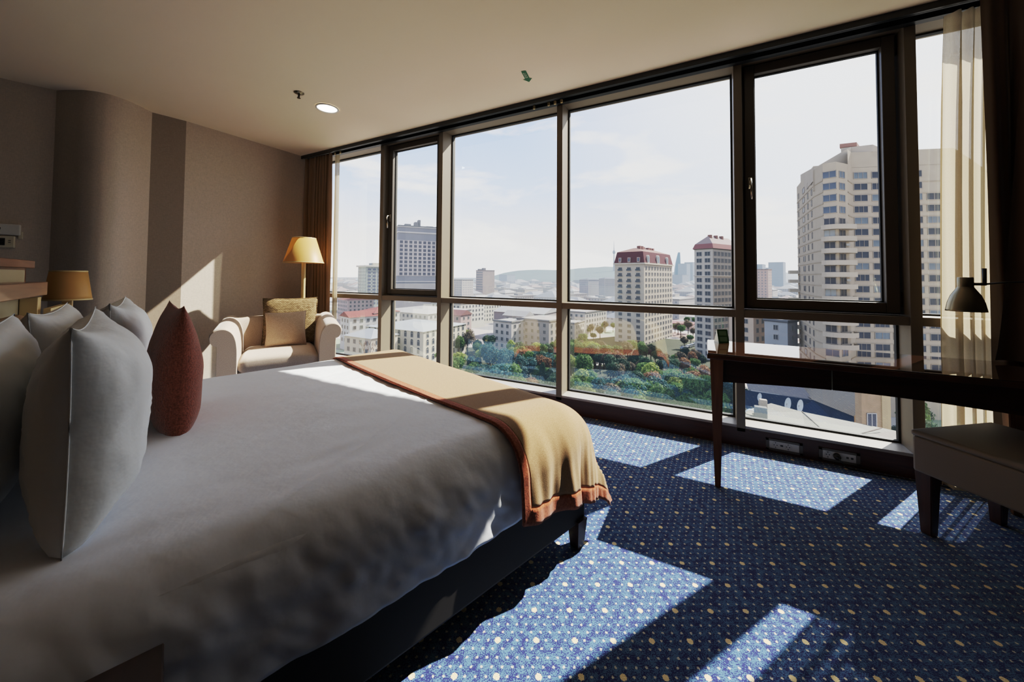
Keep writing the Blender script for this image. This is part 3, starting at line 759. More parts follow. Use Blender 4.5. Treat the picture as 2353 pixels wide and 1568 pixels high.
# ------------------------------------------------------------------ ceiling fittings
t = thing('ceiling_light', 'round white recessed ceiling downlight', 'ceiling light', (-3.126,2.171,H))
mb = MB(); mb.lathe([(.100,-.001),(.100,-.008),(.086,-.010),(.084,-.004)], n=48); part('trim_ring', mb, M['white_plastic'], t)
mb = MB(); mb.lathe([(.086,-.004),(.001,-.006)], n=48); part('diffuser', mb, emis('downlight_white',(1,.97,.92),6), t, label='glowing white diffuser')
t = thing('ceiling_sprinkler', 'small metal fire sprinkler on the ceiling beside the downlight', 'sprinkler', (-3.083,1.875,H))
mb = MB(); mb.lathe([(.040,-.001),(.040,-.004),(.012,-.012)], n=28); part('escutcheon', mb, M['nickel'], t)
mb = MB(); mb.cyl(0,0,-.045,-.010,.007,12); mb.tube([(-.012,0,-.012),(-.014,0,-.03),(0,0,-.045)],.002,6); mb.tube([(.012,0,-.012),(.014,0,-.03),(0,0,-.045)],.002,6); part('nozzle', mb, M['grey_metal'], t)
mb = MB(); mb.cyl(0,0,-.048,-.045,.014,16); part('deflector', mb, M['nickel'], t)
# green arrow sign, pointing to the windows
t = thing('arrow_sign', 'small green arrow sticker on the ceiling pointing to the window', 'sign', (-1.22,2.46,H), R(0))
mb = MB(); sh = [(-.019,0),(.019,0),(.019,.115),(.038,.115),(0,.165),(-.038,.115),(-.019,.115)]
mb.bm.faces.new([mb.bm.verts.new((x,y,-.002)) for x,y in sh]); t.rotation_euler = (0,0,R(10)); part('arrow', mb, M['green'], t)
tx = bpy.data.curves.new('lettering','FONT'); tx.body = 'EXIT'; tx.size = .030; tx.align_x = 'CENTER'; tx.align_y = 'CENTER'; tx.extrude = .0002
lo = bpy.data.objects.new('lettering', tx); C.objects.link(lo); bpy.context.view_layer.update()
_me = bpy.data.meshes.new_from_object(lo.evaluated_get(bpy.context.evaluated_depsgraph_get())); bpy.data.objects.remove(lo)
lo = bpy.data.objects.new('lettering', _me); C.objects.link(lo); lo.parent = t; lo.location = (0,.062,-.003); lo.rotation_euler = (PI,0,R(-90)); _me.materials.clear(); _me.materials.append(M['signwhite'])
lo.scale = (1.25,1,1)

# ------------------------------------------------------------------ sockets
def socket_mesh(mb, cx, cz, r):
    mb.lathe([(r,-.0),(r,-.003),(r*.86,-.002),(r*.84,.006),(.0005,.006)], cx, cz, 28, 0, 'y')
for xa_, lab, plug in ((.447,'left power socket strip in the dark panel under the window',False),(.728,'right power socket strip with a black plug under the window',True)):
    t = thing('power_socket', lab, 'power socket', (xa_,YW-.001,.053))
    mb = MB(); w, h = .100, .038
    mb.box(-w,w,-.006,0,-h,-h+.014,bev=.001); mb.box(-w,w,-.006,0,h-.014,h,bev=.001); mb.box(-w,-w+.018,-.006,0,-h,h,bev=.001); mb.box(w-.018,w,-.006,0,-h,h,bev=.001)
    part('surround', mb, M['grey_metal'], t, label='grey metal surround')
    mb = MB(); mb.box(-.081,.081,-.004,0,-.024,.024,bev=.001); part('face_plate', mb, M['white_plastic'], t)
    for cx in ((-.046,.022) if not plug else (-.055,)):
        mb = MB(); mb.lathe([(.0195,-.0045),(.0185,-.0065),(.0165,-.0045)], cx, 0, 28, 0, 'y')
        mb.cyl(cx-.008,.0,-.0062,-.004,.003,8,1,axis='y'); mb.cyl(cx+.008,.0,-.0062,-.004,.003,8,1,axis='y')
        mb.box(cx-.002,cx+.002,-.006,-.004,.012,.018,1); mb.box(cx-.002,cx+.002,-.006,-.004,-.018,-.012,1)
        part('socket', mb, [M['white_plastic'],M['black_plastic']], t, label='round plug socket')
    if not plug:
        mb = MB(); mb.box(-.020,-.005,-.0055,-.004,-.004,.006); part('switch', mb, M['black_plastic'], t)
    else:
        for cx in (.040,.062):
            mb = MB(); mb.box(cx-.006,cx+.006,-.0055,-.004,-.006,.006,bev=.0012); part('data_port', mb, M['black_plastic'], t, label='small black data port')
    if plug:
        o = thing('plug', 'black plug in the right power socket strip', 'plug', (xa_-.012,YW-.006,.053))
        mb = MB(); mb.lathe([(.019,0),(.018,-.02),(.010,-.032),(.001,-.034)], 0,0,24,0,'y'); part('body', mb, M['black_plastic'], o)
        mb = MB(); mb.tube([(0,-.03,0),(.012,-.045,-.012),(.03,-.05,-.035),(.05,-.04,-.048),(.25,-.03,-.049),(.55,-.03,-.049)],.0035,8); part('cord', mb, M['black_plastic'], o)
mb = MB(); mb.lathe([(.006,-.0005),(.006,-.003),(.001,-.004)],0,0,16,0,'y')
o = part('screw_cap', mb, M['nickel'], None); o.location = (.26,YW-.0005,.118); tag(o, 'tiny round screw cap on the dark panel left of the sockets', 'screw cap')

# ------------------------------------------------------------------ desk
t = thing('desk', 'dark wooden writing desk with a glossy glass-like top at the window', 'desk', (0,2.34,0))
DW, DD = 1.40, .52
mb = MB(); mb.box(0,DW,0,DD,.716,.742,bev=.003); part('top', mb, M['desktop'], t, label='polished brown top')
mb = MB(); mb.box(.004,DW-.004,.004,DD-.004,.742,.747,bev=.001)
mg, nt, b_, out_ = nmat('desk_glass'); b_.inputs['Base Color'].default_value = (.05,.022,.012,1); b_.inputs['Roughness'].default_value = .015; b_.inputs['Specular IOR Level'].default_value = 1.0; b_.inputs['Coat Weight'].default_value = 1; b_.inputs['Coat Roughness'].default_value = .0; b_.inputs['Coat IOR'].default_value = 1.7
part('glass_sheet', mb, mg, t, label='mirror-like glass sheet on the top')
# curved front apron with two drawer fronts
def apron(x0, x1, y, nm, lab=None, th_=.022):
    mb = MB(); n = 24
    def zb(x): return .585+.030*math.sin(PI*min(1,max(0,(x-.05)/(DW-.1))))
    for k in range(n):
        a, b2 = x0+(x1-x0)*k/n, x0+(x1-x0)*(k+1)/n
        mb.quad((a,y,zb(a)),(b2,y,zb(b2)),(b2,y,.716),(a,y,.716)); mb.quad((a,y+th_,zb(a)),(b2,y+th_,zb(b2)),(b2,y+th_,.716),(a,y+th_,.716))
        mb.quad((a,y,zb(a)),(b2,y,zb(b2)),(b2,y+th_,zb(b2)),(a,y+th_,zb(a)))
    mb.quad((x0,y,zb(x0)),(x0,y+th_,zb(x0)),(x0,y+th_,.716),(x0,y,.716)); mb.quad((x1,y,zb(x1)),(x1,y+th_,zb(x1)),(x1,y+th_,.716),(x1,y,.716))
    return part(nm, mb, M['darkwood'], t, label=lab, merge=.0003)
apron(.075,.548,.035,'drawer','left drawer front'); apron(.552,1.33,.035,'drawer','right drawer front')
apron(.07,1.33,DD-.06,'back_apron')
for xq in (.035,DW-.055):
    mb = MB(); mb.box(xq,xq+.02,.07,DD-.06,.60,.716); part('side_apron', mb, M['darkwood'], t)
def tleg(cx, cy, z1, a, b2, mat, par, lab=None, sx=0, sy=0):
    mb = MB(); v = []
    for z, r, ox, oy in ((0,a,sx,sy),(z1,b2,0,0)):
        for qx,qy in ((-1,-1),(1,-1),(1,1),(-1,1)): v.append(mb.bm.verts.new((cx+ox+qx*r,cy+oy+qy*r,z)))
    mb._f(v[3::-1]); mb._f(v[4:])
    for q in range(4): mb._f([v[q],v[(q+1)%4],v[4+(q+1)%4],v[4+q]])
    bmesh.ops.bevel(mb.bm, geom=list(mb.bm.edges), offset=.003, segments=2, affect='EDGES')
    return part('leg', mb, mat, par, label=lab)
for cx, cy in ((.048,.045),(DW-.048,.045),(.048,DD-.045),(DW-.048,DD-.045)):
    tleg(cx, cy, .716, .014, .033, M['legwood'], t, 'tapered reddish brown leg')

# ------------------------------------------------------------------ tent card on the desk
t = thing('tent_card', 'small green and silver information card on the desk corner', 'card', (.085,2.775,.7475), R(28))
mb = MB(); mb.prism([(-.035,-.03),(.035,-.03),(.035,.03),(-.035,.03)],0,.0); mb.bm.clear()
v = [(-.034,-.028,0),(.034,-.028,0),(.034,-.006,.085),(-.034,-.006,.085),(-.034,.028,0),(.034,.028,0)]
mb.quad(v[0],v[1],v[2],v[3]); mb.quad(v[4],v[5],v[2],v[3]); mb.tri(v[0],v[4],v[3]); mb.tri(v[1],v[5],v[2])
part('card', mb, [M['card_green']], t)
mb = MB(); 
def onf(x, k): return (x, -.0285+.022*k, .085*k)
mb.quad(onf(-.024,.12),onf(.024,.12),onf(.024,.45),onf(-.024,.45)); mb.quad(onf(-.024,.55),onf(.024,.55),onf(.024,.88),onf(-.024,.88))
part('printed_panel', mb, M['card_white'], t)
mb = MB(); mb.tri((-.0345,-.028,0),(-.0345,.028,0),(-.0345,-.006,.085)); part('side', mb, M['tin'], t)

# ------------------------------------------------------------------ desk lamp
t = thing('desk_lamp', 'brushed metal desk lamp with bell shade on a long thin arm', 'desk lamp', (1.50,2.50,.747))
lx, ly = 1.109-1.50, 2.60-2.50
mb = MB(); mb.lathe([(.067,.268),(.066,.275),(.060,.31),(.049,.345),(.034,.372),(.027,.385),(.0265,.388),(.0265,.430),(.024,.433),(.001,.433)], lx, ly, 48); s = part('lamp_shade', mb, M['nickel'], t, label='bell-shaped brushed metal shade'); solid(s,.0015)
mb = MB(); mb.lathe([(.018,.36),(.026,.33),(.028,.31),(.018,.292),(.001,.288)], lx, ly, 24); part('bulb', mb, M['white_plastic'], t)
mb = MB(); mb.tube([(lx+.024,ly-.005,.400),(lx+.06,ly-.02,.400)],.007,10); mb.tube([(lx+.055,ly-.018,.395),(lx+.055,ly-.018,.412),(lx+.055,ly-.018,.475)],[.006,.007,.008],12); part('switch_handle', mb, M['black_plastic'], t)
mb = MB(); mb.tube([(lx+.055,ly-.018,.40),(lx+.12,ly-.03,.410),(-.02,0,.425),(0,0,.42)],[.005,.004,.0045,.005],10); part('arm', mb, M['black_plastic'], t)
mb = MB(); mb.tube([(0,0,.02),(0,0,.43)],.008,12); part('pole', mb, M['black_plastic'], t)
t2x, t2y = 1.36-1.50, 2.56-2.50
mb = MB(); mb.lathe([(.001,.0),(.105,.0),(.11,.004),(.11,.022),(.10,.028),(.001,.028)], -.03,.06, 48); part('base', mb, M['brass'], t, label='round brass base')

# ------------------------------------------------------------------ stool at the right
t = thing('stool', 'low upholstered taupe stool with dark tapered legs at the right edge', 'stool', (.845,2.42,0), R(-51.5))
# local x runs from the far-left corner towards the camera right, y towards back right
def seatf(u, v):
    return None
mb = MB(); mb.box(0,.62,0,.50,.275,.44,bev=.012); part('seat', mb, M['stool'], t, label='thick taupe leather seat')
mb = MB(); mb.box(-.004,.624,-.004,.504,.438,.466,bev=.012); part('seat_pad', mb, M['stool'], t, label='thin taupe top pad with piped edge')
for cx, cy in ((.035,.035),(.585,.035),(.035,.465),(.585,.465)):
    tleg(cx, cy, .285, .020, .031, M['chairleg'], t)

# ------------------------------------------------------------------ OUTSIDE
G = EYE-37.0
def hd(beta): return Vector((-math.sin(YAW-0)*math.cos(beta)+math.cos(YAW)*math.sin(beta), math.cos(YAW)*math.cos(beta)+math.sin(YAW)*math.sin(beta)))
def at(px, d):
    u = (px-1176.5)/840.5
    return Vector((-math.sin(YAW)*d+math.cos(YAW)*u*d, math.cos(YAW)*d+math.sin(YAW)*u*d))
def zt(px, py, d):
    return EYE+(637.3+.0068*(px-1176)-py)/840.5*d
def phi(beta_deg): return PI/2+YAW-R(beta_deg)

gm = MB(); gm.quad((-9000,20,G),(9000,20,G),(9000,14000,G),(-9000,14000,G))
gmat, nt, b_, out_ = nmat('city_ground'); Lk = nt.links
tc = N(nt,'ShaderNodeTexCoord')
vz = N(nt,'ShaderNodeTexVoronoi', feature='F1'); vz.inputs['Scale'].default_value = .045; Lk.new(tc.outputs['Object'], vz.inputs['Vector'])
cr = N(nt,'ShaderNodeValToRGB'); cr.color_ramp.interpolation = 'CONSTANT'; GD = .6
els = cr.color_ramp.elements
els[0].position = 0; els[0].color = (0.252,0.228,0.210,1); els[1].position = .3; els[1].color = (0.330,0.300,0.282,1)
for p_, c_ in ((.5,(0.204,0.198,0.198,1)),(.65,(0.372,0.342,0.312,1)),(.8,(0.240,0.168,0.144,1)),(.9,(.2,.23,.17,1))):
    e = els.new(p_); e.color = c_
sxx = N(nt,'ShaderNodeSeparateColor'); Lk.new(vz.outputs['Color'], sxx.inputs[0]); Lk.new(sxx.outputs[0], cr.inputs['Fac'])
geo = N(nt,'ShaderNodeSeparateXYZ'); Lk.new(tc.outputs['Object'], geo.inputs[0])
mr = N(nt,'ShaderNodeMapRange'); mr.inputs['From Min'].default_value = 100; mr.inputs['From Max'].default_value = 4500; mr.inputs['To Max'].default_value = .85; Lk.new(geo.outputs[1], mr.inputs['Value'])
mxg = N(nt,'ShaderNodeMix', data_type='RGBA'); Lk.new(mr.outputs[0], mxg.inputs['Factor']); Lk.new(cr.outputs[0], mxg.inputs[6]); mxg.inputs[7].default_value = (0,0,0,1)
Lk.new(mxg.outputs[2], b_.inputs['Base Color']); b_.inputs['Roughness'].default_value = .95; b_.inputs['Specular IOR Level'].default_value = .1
b_.inputs['Emission Color'].default_value = (*HAZE,1); ems = N(nt,'ShaderNodeMath', operation='MULTIPLY'); ems.inputs[1].default_value = 1.0; Lk.new(mr.outputs[0], ems.inputs[0]); Lk.new(ems.outputs[0], b_.inputs['Emission Strength'])  # distance haze painted in: base fades to black while the glow rises
try: gmat.cycles.emission_sampling = 'NONE'
except Exception: pass
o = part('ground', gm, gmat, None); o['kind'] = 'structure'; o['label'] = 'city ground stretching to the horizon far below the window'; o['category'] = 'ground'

# park lawn/soil
pk = MB(); pts = [(1020,78),(1100,75),(1400,72),(1640,74),(1700,110),(1640,215),(1430,235),(1250,205),(1040,190)]
pk.bm.faces.new([pk.bm.verts.new((*at(a,b2),G+.1)) for a,b2 in pts])
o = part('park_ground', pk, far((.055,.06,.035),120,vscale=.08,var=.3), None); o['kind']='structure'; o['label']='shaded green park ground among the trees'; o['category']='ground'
rdm = MB(); pts = [(1180,96),(1245,112),(1330,128),(1335,104),(1290,92)]
rdm.bm.faces.new([rdm.bm.verts.new((*at(a,b2),G+.2)) for a,b2 in pts])
pts = [(1300,170),(1400,180),(1420,160),(1320,150)]
rdm.bm.faces.new([rdm.bm.verts.new((*at(a,b2),G+.2)) for a,b2 in pts])
o = part('park_road', rdm, far((.55,.52,.50),140), None); o['kind']='structure'; o['label']='pale paved clearing between the park trees'; o['category']='road'

# sea strip and hills
sea = MB(); 
sea.bm.faces.new([sea.bm.verts.new((*at(a,d),G+1)) for a,d in ((300,2100),(1000,1900),(1330,1750),(1330,3600),(300,6500))])
sm = emis('hazy_sea',(.56,.66,.78),1.1);  # water glows evenly to imitate haze lying over it
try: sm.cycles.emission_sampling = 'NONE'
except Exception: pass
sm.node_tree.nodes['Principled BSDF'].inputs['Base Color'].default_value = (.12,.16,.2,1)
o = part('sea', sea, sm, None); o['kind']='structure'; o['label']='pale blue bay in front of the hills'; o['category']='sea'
def hills(pl, d0, d1, col, lab, nm='hills'):
    mb = MB(); n = len(pl)
    xs = []
    for i in range(n-1):
        for k in range(10):
            t_ = k/10; xs.append((pl[i][0]+(pl[i+1][0]-pl[i][0])*t_, pl[i][1]+(pl[i+1][1]-pl[i][1])*t_))
    xs.append(pl[-1])
    m = len(xs)-1
    def f(u, v):
        px, py = xs[round(u*m)]
        d = d0+(d1-d0)*v
        ztop = zt(px, py, d1)+noise.noise(Vector((px*.05,3,1)))*4
        p = at(px, d)
        return (p.x,p.y, G+(ztop-G)*(v**.8)+noise.noise(Vector((px*.03,v*4,2)))*8*v*(1-v))
    mb.grid(f, m, 8)
    o = part(nm, mb, far(col,d0,var=.35,vscale=.008), None); o['kind']='structure'; o['label']=lab; o['category']='hill'
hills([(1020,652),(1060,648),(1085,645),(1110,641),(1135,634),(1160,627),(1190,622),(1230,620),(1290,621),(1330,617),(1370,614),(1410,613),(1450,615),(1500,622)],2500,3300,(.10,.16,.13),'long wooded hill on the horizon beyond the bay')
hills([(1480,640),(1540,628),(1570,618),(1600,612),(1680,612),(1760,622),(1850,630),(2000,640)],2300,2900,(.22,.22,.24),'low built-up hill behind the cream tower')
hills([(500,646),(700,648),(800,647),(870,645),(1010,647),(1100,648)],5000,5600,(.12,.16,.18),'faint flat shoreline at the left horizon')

# ---------------- building kit
_wm = {}
def win_mesh(w, h, d, kind=0, col=None, frame=(.62,.57,.50)):
    key = (round(w,2),round(h,2),round(d/60),kind,col,frame)
    if key in _wm: return _wm[key]
    mb = MB(); f = .10*min(w,h)+.02
    mb.box(-w/2,w/2,-.06,0,-h/2,h/2,0)
    mb.box(-w/2,-w/2+f*.6,-.12,-.06,-h/2,h/2,1); mb.box(w/2-f*.6,w/2,-.12,-.06,-h/2,h/2,1); mb.box(-w/2,w/2,-.12,-.06,h/2-f*.6,h/2,1); mb.box(-w/2,w/2,-.12,-.06,-h/2,-h/2+f*.6,1)
    if kind in (1,3): mb.box(-f*.25,f*.25,-.12,-.06,-h/2,h/2,1)
    if kind == 2:
        k = max(2,int(w/1.0))
        for q in range(1,k): mb.box(-w/2+w*q/k-.04,-w/2+w*q/k+.04,-.12,-.06,-h/2,h/2,1)
    if kind == 3:   # small iron balcony
        mb.box(-w*.6,w*.6,-.7,0,-h/2-.15,-h/2,1); mb.box(-w*.6,w*.6,-.72,-.66,-h/2,-h/2+.9,2)
    if kind == 4:   # arched top
        for q in range(8):
            a0, a1 = PI*q/8, PI*(q+1)/8
            mb.prism([(0,-.06),(0,-.05)],0,0) if False else None
            mb.tri((0,-.06,h/2),(w/2*math.cos(a0),-.06,h/2+w/2*math.sin(a0)),(w/2*math.cos(a1),-.06,h/2+w/2*math.sin(a1)),0)
    me = mb.mesh('window', [far(tuple(c*.62 for c in (col or (.12,.13,.15))),d,rough=.35,var=.5,vscale=.3), far(frame,d), far((.10,.11,.12),d)])
    _wm[key] = me; return me
def put_windows(root, items):
    """items: (mesh, loc, rotz). first 100 as parts, the rest one stuff part"""
    for me, l, rz in items[:100]:
        link('window', me, root, l, (0,0,rz))
    if len(items) > 100:
        bm = bmesh.new(); mats = []
        for me, l, rz in items[100:]:
            t_ = bmesh.new(); t_.from_mesh(me); base_i = []
            for m_ in me.materials:
                if m_ not in mats: mats.append(m_)
                base_i.append(mats.index(m_))
            for f in t_.faces: f.material_index = base_i[f.material_index]
            t_.transform(Matrix.Translation(l) @ Matrix.Rotation(rz,4,'Z'))
            tmp = bpy.data.meshes.new('tmp'); t_.to_mesh(tmp); t_.free(); bm.from_mesh(tmp); bpy.data.meshes.remove(tmp)
        me = bpy.data.meshes.new('window'); bm.to_mesh(me); bm.free()
        for m_ in mats: me.materials.append(m_)
        link('window', me, root, kind='stuff')
def facade(items, face, length, z0, z1, cols, rows, w, h, d, kind=0, inset=1.0, col=None, skip=None, off=0.0, frame=(.62,.57,.50), kinds=None):
    """face 'R': along +x at y=0; 'L': along +y at x=0"""
    sx = (length-2*inset)/cols
    rh = (z1-z0)/rows
    for r_ in range(rows-1,-1,-1):
        for c_ in range(cols):
            if skip and skip(c_, r_): continue
            k = kinds(c_, r_) if kinds else kind
            p = inset+sx*(c_+.5); z = z0+rh*(r_+.5)
            me = win_mesh(w,h,d,k,col,frame)
            if face == 'R': items.append((me, Vector((p,-off,z)), 0))
            else: items.append((me, Vector((-off,p,z)), -PI/2))
def bld(name, label, px, d, beta, Lr, Ll, ztop, col, cat='building', group=None, roofcol=None, roof='flat', zb=None, wallpat=None, rh=3.0):
    p = at(px,d); root = thing(name, label, cat, (p.x,p.y,0), phi(beta), group)
    zb = G if zb is None else zb
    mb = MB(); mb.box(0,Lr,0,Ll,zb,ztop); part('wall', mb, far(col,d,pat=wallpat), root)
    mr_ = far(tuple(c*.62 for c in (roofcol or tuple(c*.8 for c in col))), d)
    mb = MB()
    if roof == 'flat':
        e = .5; mb.box(-.3,Lr+.3,-.3,Ll+.3,ztop,ztop+.35); mb.box(-.3,Lr+.3,-.3,-.05,ztop,ztop+.9); mb.box(-.3,-.05,-.3,Ll+.3,ztop,ztop+.9)
    else:
        o_ = .6
        a = [(-o_,-o_,ztop),(Lr+o_,-o_,ztop),(Lr+o_,Ll+o_,ztop),(-o_,Ll+o_,ztop)]
        if Lr >= Ll: r1, r2_ = (Ll/2 if roof=='hip' else -o_, Ll/2, ztop+rh), (Lr-Ll/2 if roof=='hip' else Lr+o_, Ll/2, ztop+rh); mb.quad(a[0],a[1],r2_,r1); mb.quad(a[2],a[3],r1,r2_); mb.tri(a[1],a[2],r2_); mb.tri(a[3],a[0],r1)
        else: r1, r2_ = (Lr/2, Lr/2 if roof=='hip' else -o_, ztop+rh), (Lr/2, Ll-Lr/2 if roof=='hip' else Ll+o_, ztop+rh); mb.quad(a[3],a[0],r1,r2_); mb.quad(a[1],a[2],r2_,r1); mb.tri(a[0],a[1],r1); mb.tri(a[2],a[3],r2_)
    part('roof', mb, mr_, root)
    return root

CREAM = (.60,.51,.40)
# --- maroon-roofed tower
d = 202; T = zt(1480,607,d)
r = bld('apartment_tower','cream apartment tower with maroon mansard roof',1480,d,42.6,44,17.5,T,CREAM,'tower',roofcol=(.5,.42,.33),wallpat=None)
it = []
facade(it,'L',17.5,T-49.5,T-1.0,3,15,2.2,1.9,d,kinds=lambda c,r_: 3 if r_ > 8 else 1,inset=.8,frame=(.34,.32,.30))
facade(it,'R',44,T-49.5,T-.6,10,15,2.0,2.0,d,kinds=lambda c,r_:2 if c in (4,5) else 1,inset=.8,frame=(.42,.37,.32))
put_windows(r, it)
mb = MB(); n0 = .9
mb.prism([(-.7,-.7),(44.7,-.7),(44.7,18.2),(-.7,18.2)],T,T+.7)
part('cornice', mb, far((.68,.58,.46),d), r)
mb = MB(); z0, z1 = T+.7, T+7.2
def frus(mb, x0,x1,y0,y1,z0,z1,ins,mi=0):
    a = [(x0,y0,z0),(x1,y0,z0),(x1,y1,z0),(x0,y1,z0)]; b2 = [(x0+ins,y0+ins,z1),(x1-ins,y0+ins,z1),(x1-ins,y1-ins,z1),(x0+ins,y1-ins,z1)]
    for q in range(4): mb.quad(a[q],a[(q+1)%4],b2[(q+1)%4],b2[q],mi)
    mb.quad(*b2,mi)
frus(mb,-.3,44.3,-.3,17.8,z0,z1,1.3); part('mansard_roof', mb, far((.12,.03,.035),d), r, label='dark maroon mansard roof')
mb = MB(); frus(mb,1.0,43,1.0,16.5,z1,z1+2.6,7); part('top_roof', mb, far((.28,.15,.12),d), r)
mb = MB()
for x,y in ((9,6),(12,6),(17,8),(19,8),(26,8),(29,8),(33,8)): mb.box(x,x+2,y,y+2,z1+1,z1+3.9)
part('chimneys', mb, far((.26,.12,.10),d), r)
for xx, ww in ((4,2.6),(18,3.6),(33,2.6)):
    mb = MB(); mb.box(xx,xx+ww,-.5,1.2,z0,z0+3.2,0)
    for q in range(10):
        a0,a1 = PI*q/10, PI*(q+1)/10; cx = xx+ww/2
        A = (cx+ww/2*math.cos(a0),z0+3.2+ww/2*math.sin(a0)); B = (cx+ww/2*math.cos(a1),z0+3.2+ww/2*math.sin(a1))
        mb.quad((A[0],-.5,A[1]),(B[0],-.5,B[1]),(B[0],1.2,B[1]),(A[0],1.2,A[1]),0); mb.tri((cx,-.5,z0+3.2),(A[0],-.5,A[1]),(B[0],-.5,B[1]),0)
        s_ = .7; mb.tri((cx,-.56,z0+3.2),(cx+(A[0]-cx)*s_,-.56,z0+3.2+(A[1]-z0-3.2)*s_),(cx+(B[0]-cx)*s_,-.56,z0+3.2+(B[1]-z0-3.2)*s_),1)
    mb.box(xx+ww*.15,xx+ww*.85,-.56,-.5,z0+.5,z0+3.2,1)
    part('dormer', mb, [far((.66,.6,.5),d),far((.2,.24,.3),d)], r, label='arched cream dormer window')
for yy in (3,8.5,14):
    mb = MB(); mb.box(-.7,.8,yy-.8,yy+.8,z0+.4,z0+3.2,0); mb.box(-.76,-.7,yy-.5,yy+.5,z0+.9,z0+2.8,1); part('dormer', mb, [far((.5,.36,.3),d),far((.14,.16,.2),d)], r, label='small maroon dormer window')

# --- second cream tower
d = 165; T = zt(1640,572,d)
r = bld('apartment_tower','slim cream apartment tower with red and white hipped roof',1638,d,57,26,8.6,T,(.60,.53,.45),'tower',roofcol=(.5,.44,.38))
it = []
facade(it,'L',8.6,T-49,T-.6,2,16,2.6,2.1,d,kinds=lambda c,r_:1,inset=.4,frame=(.48,.44,.40))
facade(it,'R',26,T-49,T-.6,8,16,2.3,2.1,d,kinds=lambda c,r_:2 if c%3==2 else 1,inset=.6,frame=(.48,.44,.40))
put_windows(r, it)
mb = MB(); frus(mb,-.6,26.6,-.6,9.2,T+.3,T+2.6,.8); part('mansard_roof', mb, far((.30,.13,.12),d), r)
mb = MB(); frus(mb,.2,25.8,.2,8.4,T+2.6,T+6.4,3.9); part('top_roof', mb, far((.38,.28,.25),d), r)
mb = MB()
for x in (4,9,14): mb.box(x,x+1.4,3,4.4,T+4,T+7)
part('chimneys', mb, far((.3,.16,.13),d), r)
mb = MB(); mb.box(-.3,26.3,-.3,8.9,T-27,T-26.6); mb.box(-.3,26.3,-.3,8.9,T-12.4,T-12); part('cornice', mb, far((.66,.58,.5),d), r)

# --- big beige tower on the right
d = 100
def seg(p0, p1): return Vector(p0), Vector(p1)
B = [ (1834,128),(1873,104),(1895,98),(1925,96),(1952,98),(1962,101),(2200,97),(2300,125),(1990,170) ]
bp = [at(a,b2) for a,b2 in B]
org = bp[1].copy()
r = thing('apartment_tower','tall beige stone apartment tower with curved balconies behind the desk','tower',(org.x,org.y,0))
bl_ = [p_-org for p_ in bp]
BE = (.52,.43,.33)
mb = MB(); bmat = far(BE,d,vscale=.5,pat=None)
def ztp(px,py,dd_): return zt(px,py,dd_)
zs_left = zt(1873,392,104); zs_bay = zt(1910,372,97); zs_r = zt(2020,345,100)
mb.prism([bl_[0],bl_[1],bl_[5],bl_[8]],G,zs_left+1.5)
mb.prism([bl_[1],bl_[2],bl_[3],bl_[4],bl_[5],bl_[6],bl_[7],bl_[8]],G,zs_bay)
part('wall', mb, bmat, r)
mb = MB()
for k in range(19):
    z_ = zs_bay-4.6-k*3.15
    for a_, b2_ in ((0,1),(1,2),(4,5),(5,6)):
        pa_, pb_ = bl_[a_], bl_[b2_]; v_ = (pb_-pa_).normalized(); n_ = Vector((v_.y,-v_.x))*.09
        mb.quad((*(pa_+n_),z_),(*(pb_+n_),z_),(*(pb_+n_),z_+.28),(*(pa_+n_),z_+.28)); mb.quad((*(pa_+n_),z_+.28),(*(pb_+n_),z_+.28),(*pb_,z_+.28),(*pa_,z_+.28)); mb.quad((*(pa_+n_),z_),(*(pb_+n_),z_),(*pb_,z_),(*pa_,z_))
part('trim', mb, far((.44,.36,.27),100), r, label='thin stone string courses')
mb = MB(); mb.prism([bl_[4]+Vector((.3,.8)),bl_[5],bl_[6],bl_[7],bl_[8]],zs_bay-.1,zs_r); part('upper_storey', mb, bmat, r)
mb = MB()
q0 = at(1938,103)-org; q1 = at(2012,100)-org; q2_ = at(2090,112)-org; q3 = at(1960,118)-org
mb.prism([q0,q1,q2_,q3],zs_r-.1,zt(1980,332,101)); part('penthouse', mb, far((.52,.44,.36),d), r)
mb = MB(); q0 = at(1935,104)-org; q1 = at(1975,102.5)-org; q2_ = at(1990,110)-org; q3 = at(1950,112)-org
mb.prism([q0,q1,q2_,q3],zt(1955,334,103),zt(1955,325,103)); part('roof_house', mb, far((.36,.2,.16),d), r)
# sloped gable wedge stepping down to the left
mb = MB()
w0 = at(1872,103.5)-org; w1 = at(1960,101.2)-org; w2_ = at(1970,118)-org; w3 = at(1880,122)-org
za, zb_ = zt(1873,385,103), zt(1950,334,101)
vb = [mb.bm.verts.new((*p_,zs_bay-6)) for p_ in (w0,w1,w2_,w3)]
vt = [mb.bm.verts.new((p_.x,p_.y,z_)) for p_,z_ in zip((w0,w1,w2_,w3),(za,zb_,zb_,za))]
mb._f(vt); [mb._f([vb[q],vb[(q+1)%4],vt[(q+1)%4],vt[q]]) for q in range(4)]
part('gable', mb, far((.54,.46,.37),d), r, label='sloping roof block')
mb = MB(); w0 = at(1843,122)-org; w1 = at(1872,103.5)-org; w2_ = at(1890,110)-org; w3 = at(1862,130)-org
za, zb_ = zt(1843,400,122), zt(1873,385,104)
vb = [mb.bm.verts.new((*p_,zs_left-3)) for p_ in (w0,w1,w2_,w3)]
vt = [mb.bm.verts.new((p_.x,p_.y,z_)) for p_,z_ in zip((w0,w1,w2_,w3),(za,zb_,zb_,za))]
mb._f(vt); [mb._f([vb[q],vb[(q+1)%4],vt[(q+1)%4],vt[q]]) for q in range(4)]
part('gable', mb, far((.50,.42,.34),d), r)
FL = 3.15
it = []
